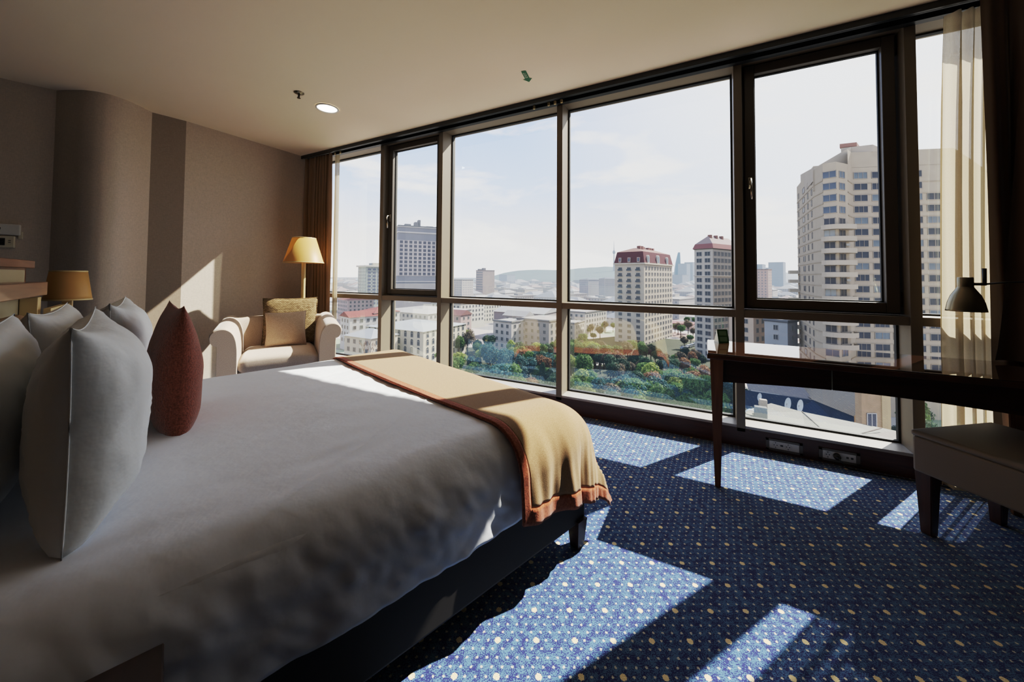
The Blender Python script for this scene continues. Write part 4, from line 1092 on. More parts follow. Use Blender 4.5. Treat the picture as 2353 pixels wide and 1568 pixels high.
def along(pa, pb, frac): 
    v_ = pb-pa; rz = math.atan2(v_.y,v_.x); return pa+v_*frac, rz
top_row = zs_bay-7.6
WF = (.42,.36,.30)
# right flat face: two window columns visible + more to the right
for k in range(19):
    z = zs_r-6.6-k*FL
    for frac, w_ in ((.085,3.4),(.27,3.6),(.44,3.0),(.62,3.4),(.80,3.4)):
        if frac > .7 and k < 2: continue
        p_, rz = along(bl_[5],bl_[6],frac); it.append((win_mesh(w_,1.9,d,1 if (k+int(frac*10))%3 else 2,(.12,.13,.16) if (k*3+int(frac*10))%4 else (.30,.34,.38),WF), Vector((p_.x,p_.y,z)), rz))
for k in range(18):
    z = zs_bay-3.2-k*FL
    a_, b2_ = bl_[2]+Vector((0,0)), bl_[4]
    v_ = (b2_-a_).normalized(); nrm = Vector((v_.y,-v_.x))
    if k < 4:
        p_, rz = along(bl_[2],bl_[3],.5); it.append((win_mesh(2.9,1.9,d,2,(.2,.24,.3),WF), Vector((p_.x,p_.y,z)), rz))
        p_, rz = along(bl_[3],bl_[4],.5); it.append((win_mesh(2.6,1.9,d,2,(.2,.24,.3),WF), Vector((p_.x,p_.y,z)), rz))
    else:
        p_, rz = along(bl_[3],bl_[4],.45); it.append((win_mesh(2.8,1.9,d,1,(.10,.09,.10),WF), Vector((p_.x,p_.y,z)), rz))
        p_, rz = along(bl_[2],bl_[3],.45); it.append((win_mesh(2.4,1.9,d,2,(.14,.14,.16) if k%5 else (.6,.62,.62),WF), Vector((p_.x,p_.y,z)), rz))
for k in range(17):
    z = zs_left-2.4-k*FL
    for frac, w_ in ((.12,1.2),(.45,3.2),(.70,1.2),(.9,1.2)):
        p_, rz = along(bl_[0],bl_[1],frac); it.append((win_mesh(w_,1.8,d,0,(.11,.11,.13),WF), Vector((p_.x,p_.y,z)), rz))
it.sort(key=lambda q:-q[1].z)
put_windows(r, it)
# curved balconies on the bay
for k in range(4,17):
    z = zs_bay-3.2-k*FL-1.15
    mb = MB(); n = 14
    cen = (bl_[2]+bl_[4])/2; hw = (bl_[4]-bl_[2]).length/2+.8; v_ = (bl_[4]-bl_[2]).normalized(); nr = Vector((v_.y,-v_.x))
    arc = [cen+v_*hw*math.cos(PI-PI*q/n)+nr*(3.3*math.sin(PI*q/n)**.6) for q in range(n+1)]
    for q in range(n):
        a_, b2_ = arc[q], arc[q+1]
        mb.quad((a_.x,a_.y,z-1.0),(b2_.x,b2_.y,z-1.0),(b2_.x,b2_.y,z+.25),(a_.x,a_.y,z+.25))
    mb.bm.faces.new([mb.bm.verts.new((a_.x,a_.y,z-1.0)) for a_ in arc]); mb.bm.faces.new([mb.bm.verts.new((a_.x,a_.y,z-.7)) for a_ in arc])
    part('balcony', mb, far((.56,.47,.37),d), r, label='curved stone balcony')
# balconies on the far left side
for k in range(8,17):
    z = zs_left-2.4-k*FL
    c_ = at(1826,127)-org
    mb = MB(); mb.box(c_.x-1.6,c_.x+1.9,c_.y-1.4,c_.y+1.6,z-1.5,z-.35); part('balcony', mb, far((.58,.5,.4),d), r, label='boxy side balcony')
mb = MB(); 
for k in range(6,17,3):
    z = zs_bay-3.2-k*FL
    for fr_ in (.86,):
        p_, rz = along(bl_[3],bl_[4],fr_); mb.box(p_.x-.4,p_.x+.4,p_.y-.8,p_.y,z-.1,z+.5)
part('air_conditioner', mb, far((.7,.7,.68),d), r)

# --- grey office slab on the left
d = 300; T = zt(925,519,d)
r = bld('office_block','tall grey office slab with white window grid and dark bands',914,d,66,43,26,T,(.30,.30,.33),'office block',roofcol=(.35,.35,.36))
it = []
zA, zB = zt(925,634,d), zt(925,551,d)
mb = MB(); mb.box(-.4,43.4,-.4,26.4,zA,zB); part('grid_facade', mb, far((.66,.58,.55),d), r, label='pinkish white window grid')
facade(it,'R',43,zA,zB,11,9,2.5,2.5,d,kind=1,inset=.6,col=(.10,.11,.16),off=.4,frame=(.5,.45,.43))
put_windows(r, it)
mb = MB(); mb.box(-.5,43.5,-.5,26.5,T-.6,T); mb.box(-.5,43.5,-.5,26.5,zt(925,534,d),zt(925,531,d)); mb.box(-.5,43.5,-.5,26.5,zt(925,640,d)-3,zt(925,640,d)-2.2); part('cornice', mb, far((.72,.66,.62),d), r)
mb = MB()
for x,w_,h_ in ((6,5,3),(14,4,5),(17,2,7),(24,6,2),(33,5,2.5),(38,4,2)): mb.box(x,x+w_,6,12,T,T+h_)
part('roof_equipment', mb, far((.3,.29,.3),d), r)
mb = MB(); mb.box(-4,47,-6,30,G,zt(925,652,d)); part('podium', mb, far((.56,.50,.46),d), r)

# --- greenish hotel at far left
d = 380
r = bld('hotel_building','pale green glass hotel with flat overhanging roof at far left',842,d,48,32,24,zt(842,613,d),(.42,.46,.40),'hotel',wallpat=(3.2,3.4),roofcol=(.72,.68,.6))
mb = MB(); T = zt(842,613,d); mb.box(-1.5,34,-1.5,26,T,T+1.6); part('overhang', mb, far((.72,.66,.56),d), r)
mb = MB(); mb.box(10,30,8,20,T+1.6,T+4.4); part('roof_house', mb, far((.4,.42,.4),d), r)
it = []; facade(it,'R',32,T-40,T-1,6,11,3.6,2.5,d,kind=2,inset=.6,col=(.13,.17,.28)); facade(it,'L',24,T-40,T-2,3,11,3.0,1.7,d,kind=0,inset=2,col=(.60,.66,.60)); put_windows(r, it[:96])

# --- small office block centre left
d = 620
T = zt(1108,622,d); r = bld('office_block','small brown office block standing alone above the low roofs',1110,d,52,24,22,T,(.52,.40,.34),'office block')
it = []; facade(it,'L',22,T-34,T-1,1,8,19,1.6,d,kind=2,inset=1,col=(.16,.19,.22)); put_windows(r, it)
mb = MB(); mb.box(4,9,5,10,T,T+4.5); mb.box(2,10,14,20,T,T+3); part('roof_equipment', mb, far((.25,.22,.22),d), r)

# --- mid distance individual buildings: px, d, beta, Lr, Ll, ytop, colour, roof, roofcol, label
mids = [
 (1062,520,40,22,26,644,(.62,.56,.50),'flat',None,'white flat-roofed block left of the small brown office block'),
 (1352,640,50,40,20,643,(.48,.46,.46),'hip',(.24,.27,.32),'grey apartment row with dark roofs left of the maroon-roofed tower'),
 (1390,600,60,40,14,641,(.50,.47,.45),'hip',(.26,.28,.33),'grey apartment block touching the maroon-roofed tower'),
 (1765,430,50,14,14,620,(.60,.42,.34),'flat',(.5,.36,.3),'pinkish apartment block seen through the large opening window'),
 (1775,560,45,40,20,668,(.62,.56,.50),'flat',None,'long pale building below the pinkish apartment block'),
 (1752,1400,45,60,50,608,(.40,.44,.50),'flat',None,'left hazy tower block on the skyline of the opening window'),
 (1800,1300,45,50,44,603,(.40,.44,.50),'flat',None,'taller hazy tower block on the skyline beside the beige tower'),
 (1772,1500,45,70,60,616,(.40,.44,.50),'flat',None,'low hazy slab between the two skyline tower blocks'),
 (1578,1900,45,50,44,606,(.36,.42,.50),'flat',None,'first hazy tower block right of the pointed glass tower'),
 (1592,2000,45,50,44,603,(.36,.42,.50),'flat',None,'second hazy tower block right of the pointed glass tower'),
 (1568,1500,45,70,60,632,(.44,.46,.50),'flat',None,'wide hazy apartment block below the pointed glass tower'),
 (1165,1900,45,60,60,632,(.52,.53,.55),'flat',None,'white hazy block on the hillside left'),
 (1345,1500,45,60,60,645,(.5,.5,.5),'flat',None,'hazy block in front of the hill beside the third mullion'),
 (1560,330,45,50,30,690,(.55,.5,.46),'flat',(.6,.55,.5),'long pale warehouse between the two apartment towers'),
 (1590,260,35,20,20,748,(.55,.36,.30),'flat',(.5,.22,.2),'low pinkish building between the two apartment towers'),
 (1790,150,52,18,14,735,(.58,.43,.31),'flat',None,'orange beige apartment block left of the tall beige tower'),
 (1730,135,62,12,9,728,(.66,.50,.38),'flat',None,'peach coloured block beside the fourth mullion'),
 (1808,122,60,7,7,742,(.42,.42,.44),'flat',None,'grey apartment wing at the foot of the tall beige tower'),
 (1060,255,35,26,30,700,(.66,.62,.52),'flat',(.6,.55,.5),'long cream apartment block beyond the park'),
 (1110,290,35,36,24,702,(.62,.57,.46),'flat',(.6,.55,.5),'cream apartment block with dark door column beyond the park'),
 (1250,215,28,22,34,722,(.36,.30,.28),'gable',(.62,.60,.58),'brown blind-walled shed with a pale roof'),
 (1206,198,35,9,14,728,(.42,.36,.34),'gable',(.66,.62,.58),'small house with pale roof among the trees'),
 (1176,178,40,13,12,742,(.60,.54,.48),'flat',(.64,.6,.56),'low white house behind the park trees'),
 (1262,176,40,20,20,740,(.44,.38,.33),'flat',(.6,.54,.48),'low stone house with flat roof behind the park trees'),
 (1060,205,30,10,12,725,(.5,.36,.32),'gable',(.34,.17,.15),'small red gabled house left of the park'),
 (1345,230,40,30,20,720,(.62,.56,.48),'flat',(.62,.58,.54),'pale low block left of the maroon-roofed tower'),
 (1322,205,30,16,18,745,(.60,.52,.42),'flat',(.6,.55,.5),'cream low house at the third mullion'),
 (985,210,32,40,44,722,(.60,.55,.47),'hip',(.66,.62,.58),'large cream four-storey block with pale roof left of the park'),
 (975,150,28,30,34,762,(.62,.55,.42),'hip',(.62,.64,.64),'long cream building with arched windows and pale metal roof'),
 (806,180,45,15,12,730,(.66,.62,.57),'gable',(.40,.13,.11),'white gabled house with red roof near the corner curtain'),
 (862,190,35,16,16,720,(.64,.60,.55),'hip',(.42,.14,.12),'white house with red hipped roof at the first mullion'),
 (856,140,30,13,16,778,(.58,.5,.4),'hip',(.60,.62,.64),'low house with pale metal roof at the first mullion'),
 (800,300,45,22,22,690,(.6,.45,.4),'hip',(.45,.17,.14),'red roofed block below the green hotel'),
]
for (px,d,be,Lr,Ll,yt,col,roof,rc_,lab) in mids:
    T = zt(px,yt,d); near_ = d < 320
    r = bld('city_building',lab,px,d,be,Lr,Ll,T,col,'building',roof=roof,roofcol=rc_,wallpat=None if near_ else (3.4,3.3),rh=2.6)
    if near_:
        it = []; rows = max(1,int((T-G-1)/3.3)); rows = min(rows,7)
        blind = 'blind' in lab
        if not blind:
            k4 = 4 if 'arched' in lab else 1
            facade(it,'R',Lr,T-rows*3.3,T-.3,max(1,int(Lr/3.6)),rows,1.5,1.8,d,kind=k4,inset=.8,frame=(.5,.46,.40))
            facade(it,'L',Ll,T-rows*3.3,T-.3,max(1,int(Ll/3.6)),rows,1.5,1.8,d,kind=k4,inset=.8,frame=(.5,.46,.40))
            it.sort(key=lambda q:-q[1].z)
            put_windows(r, it[:60])

# pointed glass tower, broadcasting mast, arched seaside hall
d = 2100; p = at(1556,d); t = thing('glass_tower','curved pointed glass tower on the skyline beside the maroon-roofed tower','tower',(p.x,p.y,0),phi(45))
mb = MB(); T = zt(1560,580,d); n = 12
for k in range(n):
    v0, v1 = k/n, (k+1)/n
    def ring(v): 
        z_ = G+20+(T-G-20)*v; x0 = -14+26*max(0,v-.35)**1.4*1.45; x1 = 20-3*v; return [(x0,-10*(1-v*.8),z_),(max(x1,x0+.6),-10*(1-v*.8),z_),(max(x1,x0+.6),10*(1-v*.8),z_),(x0,10*(1-v*.8),z_)]
    a_, b2_ = ring(v0), ring(v1)
    for q in range(4): mb.quad(a_[q],a_[(q+1)%4],b2_[(q+1)%4],b2_[q])
t.rotation_euler = (0,0,phi(90)); part('glass_shell', mb, far((.10,.26,.38),1500,rough=.3), t)
d = 3000; p = at(1411,d); t = thing('broadcasting_mast','slender broadcasting tower with a bulb on the hill','tower',(p.x,p.y,0))
zb_ = zt(1411,617,d); zp = zt(1411,553,d)
mb = MB(); mb.lathe([(9,zb_-20),(5,zb_+(zp-zb_)*.3),(3.6,zb_+(zp-zb_)*.55)],n=12); part('shaft', mb, far((.5,.52,.56),1700), t)
mb = MB(); zc = zb_+(zp-zb_)*.58; mb.lathe([(4,zc-16),(11,zc-6),(11,zc+6),(5,zc+16)],n=14); part('pod', mb, far((.42,.45,.5),1700), t)
mb = MB(); mb.lathe([(3.2,zc+14),(1.3,zp-20),(.6,zp)],n=8); part('antenna', mb, far((.5,.5,.54),1900), t)
d = 1700; p = at(1238,d); t = thing('seaside_hall','low white hall with arched petal roof beside the bay','hall',(p.x,p.y,0),phi(90))
for k in (-1,0,1):
    mb = MB(); z0 = zt(1238,661,d)
    for q in range(14):
        a0,a1 = PI*q/14, PI*(q+1)/14
        cx = k*44; mb.quad((cx+24*math.cos(a0),-8,z0+20*math.sin(a0)),(cx+24*math.cos(a1),-8,z0+20*math.sin(a1)),(cx+22*math.cos(a1),14,z0+14*math.sin(a1)),(cx+22*math.cos(a0),14,z0+14*math.sin(a0)))
    part('roof_shell', mb, far((.8,.8,.8),1300), t)
    mb = MB(); mb.box(k*44-21,k*44+21,8,16,G,z0+12); part('glass_front', mb, far((.25,.32,.36),1500), t)

# --- low-rise city carpet beyond the park
rnd = random.Random(21)
vari = [((.66,.60,.54),(.70,.66,.62),'flat'),((.60,.52,.44),(.62,.58,.55),'flat'),((.64,.58,.52),(.60,.46,.42),'hip'),((.58,.52,.48),(.70,.67,.64),'hip'),((.62,.55,.48),(.50,.50,.52),'gable')]
vl = ['small pale flat-roofed city block in the low-rise district','small tan flat-roofed city block in the low-rise district','small city block with a dull red hipped roof in the low-rise district','small city block with a pale hipped roof in the low-rise district','small city block with a grey gabled roof in the low-rise district']
cnt = 0; tries_ = 0
placed = []
bpy.context.view_layer.update()
for o_ in C.objects:
    if o_.type == 'EMPTY' and o_.get('category') in ('building','tower','office block','hotel','hall','house'): 
        w_ = [c_.matrix_world @ Vector(v_) for c_ in o_.children if c_.type == 'MESH' and not c_.name.startswith('window') for v_ in c_.bound_box]
        xs_ = [v_.x for v_ in w_]; ys_ = [v_.y for v_ in w_]
        placed.append(((min(xs_)+max(xs_))/2,(min(ys_)+max(ys_))/2,math.hypot(max(xs_)-min(xs_),max(ys_)-min(ys_))/2*.85))
occ = [(1395,1560,190,260),(1590,1760,150,210),(1800,2353,0,190),(900,1060,200,360),(780,880,150,420)]
while cnt < 290:
    d = 235*(1900/235)**(rnd.random()**.85)
    px = rnd.uniform(770,1840)
    if px > 1700 and d < 300: continue
    if any(a<px<b2 and c<d<e for a,b2,c,e in occ): continue
    k = rnd.randrange(5); col, rc_, roof = vari[k]
    Lr = rnd.uniform(14,30)*(1+d/900); Ll = rnd.uniform(12,24)*(1+d/900); hh = rnd.uniform(6,12)+max(0,(d-600)/200)
    if d < 320: hh = rnd.uniform(5,9)
    p = at(px,d); tries_ += 1
    if tries_ > 6000: break
    if tries_ > 2500: Lr *= .7; Ll *= .7
    ang_ = phi(rnd.choice((35,40,52,48))); ce_ = p+Vector((math.cos(ang_)*Lr/2-math.sin(ang_)*Ll/2, math.sin(ang_)*Lr/2+math.cos(ang_)*Ll/2)); rad_ = math.hypot(Lr,Ll)/2*.93
    if any(math.hypot(ce_.x-a[0],ce_.y-a[1]) < rad_+a[2] for a in placed): continue
    placed.append((ce_.x,ce_.y,rad_))
    o = thing('city_block', vl[k], 'building', (p.x,p.y,0), ang_, 'low-rise blocks of the old district')
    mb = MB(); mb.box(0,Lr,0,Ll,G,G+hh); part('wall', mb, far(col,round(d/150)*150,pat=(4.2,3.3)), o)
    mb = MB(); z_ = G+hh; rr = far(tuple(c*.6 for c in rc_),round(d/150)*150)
    if roof == 'flat': mb.box(-.4,Lr+.4,-.4,Ll+.4,z_,z_+.6); mb.box(Lr*.3,Lr*.5,Ll*.3,Ll*.6,z_+.6,z_+2.4)
    else:
        hp = roof == 'hip'; m_ = min(Lr,Ll)/2
        frus(mb,-.6,Lr+.6,-.6,Ll+.6,z_,z_+m_*.45,m_*.96 if hp else m_*.9)
    part('roof', mb, rr, o)
    cnt += 1

# --- roofs close below, bottom right
def roof_plane(mb, pts, mi=0): mb.bm.faces.new([mb.bm.verts.new(p_) for p_ in pts]).material_index = mi
def P3(px, py, d): q = at(px,d); return (q.x,q.y,zt(px,py,d))
def tiles(name, c1, c2, sc=1.0, rot=0):
    m, nt, b, out = nmat(name); L = nt.links
    tc = N(nt,'ShaderNodeTexCoord'); mp = N(nt,'ShaderNodeMapping'); mp.inputs['Rotation'].default_value = (0,0,R(rot)); L.new(tc.outputs['Object'], mp.inputs[0])
    br = N(nt,'ShaderNodeTexBrick'); br.inputs['Scale'].default_value = sc; br.inputs['Color1'].default_value = (*c1,1); br.inputs['Color2'].default_value = (*c2,1)
    br.inputs['Mortar'].default_value = (*[c*.3 for c in c1],1); br.inputs['Mortar Size'].default_value = .05; br.inputs['Brick Width'].default_value = .5; br.inputs['Row Height'].default_value = .4
    L.new(mp.outputs[0], br.inputs['Vector']); L.new(br.outputs['Color'], b.inputs['Base Color']); b.inputs['Roughness'].default_value = .8
    b.inputs['Emission Color'].default_value = (*HAZE,1); b.inputs['Emission Strength'].default_value = .03  # slight haze put into the tiles as a faint glow
    try: m.cycles.emission_sampling = 'NONE'
    except Exception: pass
    return m
t = thing('tiled_house','near house with a pale hipped tile roof just below the window','house',(*at(1900,55),G))
def rel(p_): return (p_[0]-t.location.x,p_[1]-t.location.y,p_[2]-t.location.z)
A = P3(1768,924,60); Bq = P3(1995,972,60); Cq = P3(1880,990,52); 
mb = MB()
roof_plane(mb, [rel(P3(1768,924,60)),rel(P3(1838,943,60)),rel(P3(1890,992,50)),rel(P3(1860,1060,42)),rel(P3(1640,1010,48)),rel(P3(1690,945,56))])
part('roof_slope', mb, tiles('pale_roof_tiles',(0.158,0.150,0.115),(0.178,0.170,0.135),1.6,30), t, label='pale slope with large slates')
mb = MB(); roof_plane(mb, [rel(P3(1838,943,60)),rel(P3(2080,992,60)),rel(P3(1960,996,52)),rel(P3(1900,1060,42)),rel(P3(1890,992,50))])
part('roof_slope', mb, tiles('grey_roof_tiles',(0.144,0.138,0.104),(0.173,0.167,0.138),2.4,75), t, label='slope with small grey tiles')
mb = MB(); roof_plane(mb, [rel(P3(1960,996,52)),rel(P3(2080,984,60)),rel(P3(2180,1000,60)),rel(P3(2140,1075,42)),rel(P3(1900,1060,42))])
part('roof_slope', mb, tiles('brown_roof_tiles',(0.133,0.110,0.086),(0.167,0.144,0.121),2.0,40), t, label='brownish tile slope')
mb = MB(); mb.tube([rel(P3(1838,942.6,60)),rel(P3(1892,992,50))],.09,6); part('ridge_line', mb, far((.12,.11,.1),60), t)
mb = MB(); mb.tube([rel(P3(2018,980,57)),rel(P3(1955,997,52))],.08,6); part('ridge_line', mb, far((.14,.11,.1),60), t)
mb = MB(); q = rel(P3(1744,950,55)); mb.box(q[0]-.8,q[0]+.8,q[1]-.5,q[1]+.5,q[2]-1.5,q[2]+1.2,bev=.1); part('vent_box', mb, far((.22,.22,.2),60), t)
mb = MB(); q = rel(P3(1750,930,57)); mb.box(q[0]-.5,q[0]+.5,q[1]-.4,q[1]+.4,q[2]-1.0,q[2]+1.0,bev=.1); part('chimney', mb, far((.5,.42,.33),60), t)
mb = MB()
for dx in (-1.4,0): 
    q = rel(P3(1722,948,56)); mb.lathe([(.7,-.25),(.75,0),(.7,.25)],q[0]+dx,q[2],20,0,'y') 
o = part('fan_unit', mb, far((.45,.55,.62),60), t); o.location = (0,rel(P3(1722,948,56))[1],0)
# blue-walled long house with gable roof behind
t = thing('blue_house','long dark blue walled building with a pale gabled roof','house',(*at(1880,75),G))
A = P3(1716,900,78); 
mb = MB()
roof_plane(mb, [rel(P3(1716,893,78)),rel(P3(1710,870,84)),rel(P3(1960,860,84)),rel(P3(1836,880,80)),rel(P3(1862,915,74))])
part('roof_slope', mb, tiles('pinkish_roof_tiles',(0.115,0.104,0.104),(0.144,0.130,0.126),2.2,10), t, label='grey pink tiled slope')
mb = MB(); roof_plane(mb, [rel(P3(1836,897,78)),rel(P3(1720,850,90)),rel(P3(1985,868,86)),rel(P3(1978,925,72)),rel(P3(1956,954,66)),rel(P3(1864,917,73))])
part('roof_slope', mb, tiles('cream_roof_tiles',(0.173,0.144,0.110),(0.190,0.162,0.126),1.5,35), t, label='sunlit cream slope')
mb = MB(); roof_plane(mb, [rel(P3(1700,893,79)),rel(P3(1864,917,73.2)),rel(P3(1956,954,66.2)),rel(P3(1958,1010,66.2)),rel(P3(1700,1010,79))])
part('wall', mb, far((.035,.06,.10),70,vscale=.4), t, label='dark blue end wall')
mb = MB(); roof_plane(mb, [rel(P3(1956,954,66)),rel(P3(1979,930,70)),rel(P3(1982,1010,70)),rel(P3(1957,1010,66))]); part('side_wall', mb, far((.50,.38,.27),70), t)
for px, py, dd_, s_ in ((1742,910,70,.65),(1806,926,66,1.0),(1834,930,64,.95)):
    q = P3(px,py,dd_); o = thing('satellite_dish', {1742:'small satellite dish left of the two larger roof dishes',1806:'middle satellite dish on a bracket above the tile roof',1834:'rightmost white satellite dish above the tile roof'}[px], 'satellite dish', q, YAW)
    mb = MB(); mb.lathe([(s_,0),(s_*.75,.12),(s_*.4,.22),(.02,.26)],0,0,24,0,'y'); mb_o = part('dish', mb, far((.60,.66,.72),60), o); mb_o.rotation_euler = (0,R(12),R(25)); mb_o.scale = (1,1,1.15)
    mb = MB(); mb.tube([(0,.2,0),(0,.3,-.3),(0,.3,-1.6)],.06,8); mb.tube([(0,.1,-.5),(-.6,-.5,-.1)],.03,6); part('mount', mb, far((.55,.5,.42),60), o)
# orange brick house
r = bld('brick_house','orange stone house with a tall white window at the bottom right pane',1985,68,40,3.0,1.0,zt(2000,860,68),(.50,.34,.21),'house',roofcol=(.6,.5,.4))
t = thing('stone_house','orange stone house front with a tall white framed window beside the blue house','house',(*at(2000,64),G),phi(90))
zt_, zb_ = zt(2000,850,64)-G, 0
mb = MB(); mb.box(-2.0,1.4,0,1.2,0,zt_); part('wall', mb, far((.52,.36,.23),62,vscale=.8,var=.25), t)
mb = MB(); mb.box(1.4,2.9,-.15,1.0,0,zt_); part('pilaster', mb, far((.62,.47,.28),62), t, label='paler yellow corner pilaster')
zc = zt(1996,963,64)-G
o = link('window', win_mesh(1.7,2.6,60,1,(.22,.22,.26),(.75,.7,.64)), t, (-.35,-.02,zc))
bpy.data.objects.remove(r.children[0]) if False else None
for ch in list(r.children): bpy.data.objects.remove(ch)
bpy.data.objects.remove(r)

# ---------------- trees
def crown_mesh(seed, rx, rz, kind):
    rnd = random.Random(seed); mb = MB()
    lobes = [(Vector((rnd.uniform(-.45,.45)*rx,rnd.uniform(-.45,.45)*rx,rnd.uniform(-.3,.35)*rz)), rnd.uniform(.26,.50)*rx) for _ in range(13)]
    lobes.append((Vector((0,0,0)), rx*.55))
    for c, r_ in lobes[-5:]:
        mb.mi = 1
        bmesh.ops.create_icosphere(mb.bm, subdivisions=2, radius=r_*.78, matrix=Matrix.Translation(c))
    for f in mb.bm.faces: f.material_index = 1
    for c, r_ in lobes:
        for _ in range(320):
            v = Vector((rnd.gauss(0,1),rnd.gauss(0,1),rnd.gauss(0,1)*(rz/rx))).normalized()
            p_ = c+Vector((v.x*r_,v.y*r_,v.z*r_*rz/rx))*rnd.uniform(.72,1.25)
            s_ = rnd.uniform(.07,.18)
            a = Vector((rnd.gauss(0,1),rnd.gauss(0,1),rnd.gauss(0,1))).normalized(); a = (a+v*.1).normalized(); b2 = v.cross(a).normalized()*s_; a = b2.cross(v).normalized()*s_
            tl = Vector((rnd.uniform(-.2,.2),rnd.uniform(-.2,.2),rnd.uniform(-.2,.2)))
            mb.bm.faces.new([mb.bm.verts.new(p_-a-b2),mb.bm.verts.new(p_+a-b2+tl),mb.bm.verts.new(p_+a+b2),mb.bm.verts.new(p_-a+b2-tl)]).material_index = 0
    return mb
def leafm(name, c):
    m, nt, b, out = nmat(name); L = nt.links
    oi = N(nt,'ShaderNodeObjectInfo'); tc = N(nt,'ShaderNodeTexCoord'); nz = N(nt,'ShaderNodeTexNoise'); nz.inputs['Scale'].default_value = .9; nz.inputs['Detail'].default_value = 3
    L.new(tc.outputs['Object'], nz.inputs['Vector'])
    mx = N(nt,'ShaderNodeMix', data_type='RGBA'); mx.inputs[6].default_value = (*[x*.55 for x in c],1); mx.inputs[7].default_value = (*[min(1,x*1.5) for x in c],1); L.new(nz.outputs['Fac'], mx.inputs['Factor'])
    hs = N(nt,'ShaderNodeHueSaturation'); mr = N(nt,'ShaderNodeMapRange'); mr.inputs['To Min'].default_value = .7; mr.inputs['To Max'].default_value = 1.3; L.new(oi.outputs['Random'], mr.inputs['Value']); L.new(mr.outputs[0], hs.inputs['Value']); L.new(mx.outputs[2], hs.inputs['Color'])
    L.new(hs.outputs[0], b.inputs['Base Color']); b.inputs['Roughness'].default_value = .7; b.inputs['Specular IOR Level'].default_value = .2
    tr = N(nt,'ShaderNodeBsdfTranslucent'); L.new(hs.outputs[0], tr.inputs['Color']); ms = N(nt,'ShaderNodeMixShader'); ms.inputs[0].default_value = .4
    L.new(b.outputs[0], ms.inputs[1]); L.new(tr.outputs[0], ms.inputs[2])
    em = N(nt,'ShaderNodeEmission'); em.inputs['Color'].default_value = (.45,.62,.85,1); em.inputs['Strength'].default_value = .05  # bluish haze over the foliage, added as a weak glow
    ad = N(nt,'ShaderNodeAddShader'); L.new(ms.outputs[0], ad.inputs[0]); L.new(em.outputs[0], ad.inputs[1]); L.new(ad.outputs[0], out.inputs[0])
    try: m.cycles.emission_sampling = 'NONE'
    except Exception: pass
    return m
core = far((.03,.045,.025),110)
kinds_t = {'green':('mid green leafy tree',(.075,.125,.035)),'dark':('dark green dense tree',(.03,.055,.03)),'lime':('yellow green bushy tree',(.17,.20,.05)),'rust':('reddish autumn tree',(.19,.10,.05)),'blue':('blue green shaded tree',(.04,.085,.075)),'brown':('brownish thin tree',(.11,.085,.055))}
crowns = {}
for i, (k, (nm, c)) in enumerate(kinds_t.items()):
    lm = leafm('leaves_'+k, c)
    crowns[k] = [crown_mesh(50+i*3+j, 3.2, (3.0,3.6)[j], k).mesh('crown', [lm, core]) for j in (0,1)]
mb = MB(); mb.tube([(0,0,0),(.1,0,2.5),(0,.1,5.5)],[.3,.24,.14],8); mb.tube([(0,0,3),(1,.3,5)],[.12,.06],6); mb.tube([(0,0,3),(-.9,-.4,5)],[.12,.06],6)
trunk = mb.mesh('trunk', far((.12,.09,.07),110))
place_t = {'green':'in the park','dark':'in the park','lime':'in the park','rust':'in the park','blue':'in the park','brown':'in the park'}
def tree(px, d, k, s, j=0):
    p = at(px,d)
    o = thing('tree', kinds_t[k][0]+' among the park trees below the window', 'tree', (p.x,p.y,G), rnd.uniform(0,6.28), 'park trees: '+kinds_t[k][0]); 
    o.scale = (s,s,s)
    link('crown', crowns[k][j], o, (0,0,6.3), (0,0,0)); link('trunk', trunk, o)
rnd = random.Random(5)
ts = []
def py2d(py, top=9): return (37-top)*840.5/(py-637)
zones = [ # px range, py(crown) range, kinds, count, scale
 ((1040,1090),(750,850),['green','brown','lime'],7,1.1),
 ((1090,1190),(770,800),['green','dark','lime'],9,1.0),
 ((1090,1200),(800,880),['blue','green','blue'],12,1.3),
 ((1180,1290),(760,800),['lime','dark','green','rust','dark'],9,1.0),
 ((1190,1280),(800,870),['blue','green','rust','dark'],12,1.1),
 ((1225,1300),(850,895),['blue','dark'],7,1.0),
 ((1308,1370),(760,900),['green','lime','green'],13,1.1),
 ((1350,1420),(790,830),['brown','dark','green'],7,1.0),
 ((1370,1500),(850,900),['dark','brown','blue'],14,1.0),
 ((1400,1560),(800,840),['dark','dark','brown'],12,.9),
 ((1440,1640),(870,920),['lime','green','blue','green'],20,1.1),
 ((1480,1640),(820,870),['green','lime','dark','rust','green'],18,1.0),
 ((1560,1700),(790,840),['dark','rust','dark','brown','green'],10,.8),
 ((1620,1720),(860,925),['dark','blue'],9,1.0),
 ((1550,1600),(715,760),['green','brown'],6,.9),
 ((1340,1410),(730,760),['green','brown'],5,.8),
 ((860,1000),(775,800),['green','lime'],5,.8),
 ((1320,1480),(770,800),['dark','brown','green'],12,.9),
 ((1480,1600),(780,810),['brown','dark','green','rust'],8,.8),
 ((2060,2110),(880,960),['dark','green'],5,.9),
 ((1130,1300),(705,745),['green','dark'],6,.8)]
for (x0,x1),(y0,y1),ks,n,s_ in zones:
    n = int(n*1.5)
    for q in range(n):
        px = x0+(x1-x0)*((q+rnd.random())/n); py = rnd.uniform(y0,y1)
        tree(px, py2d(py), ks[q%len(ks)], s_*rnd.uniform(.7,1.15), q%2)
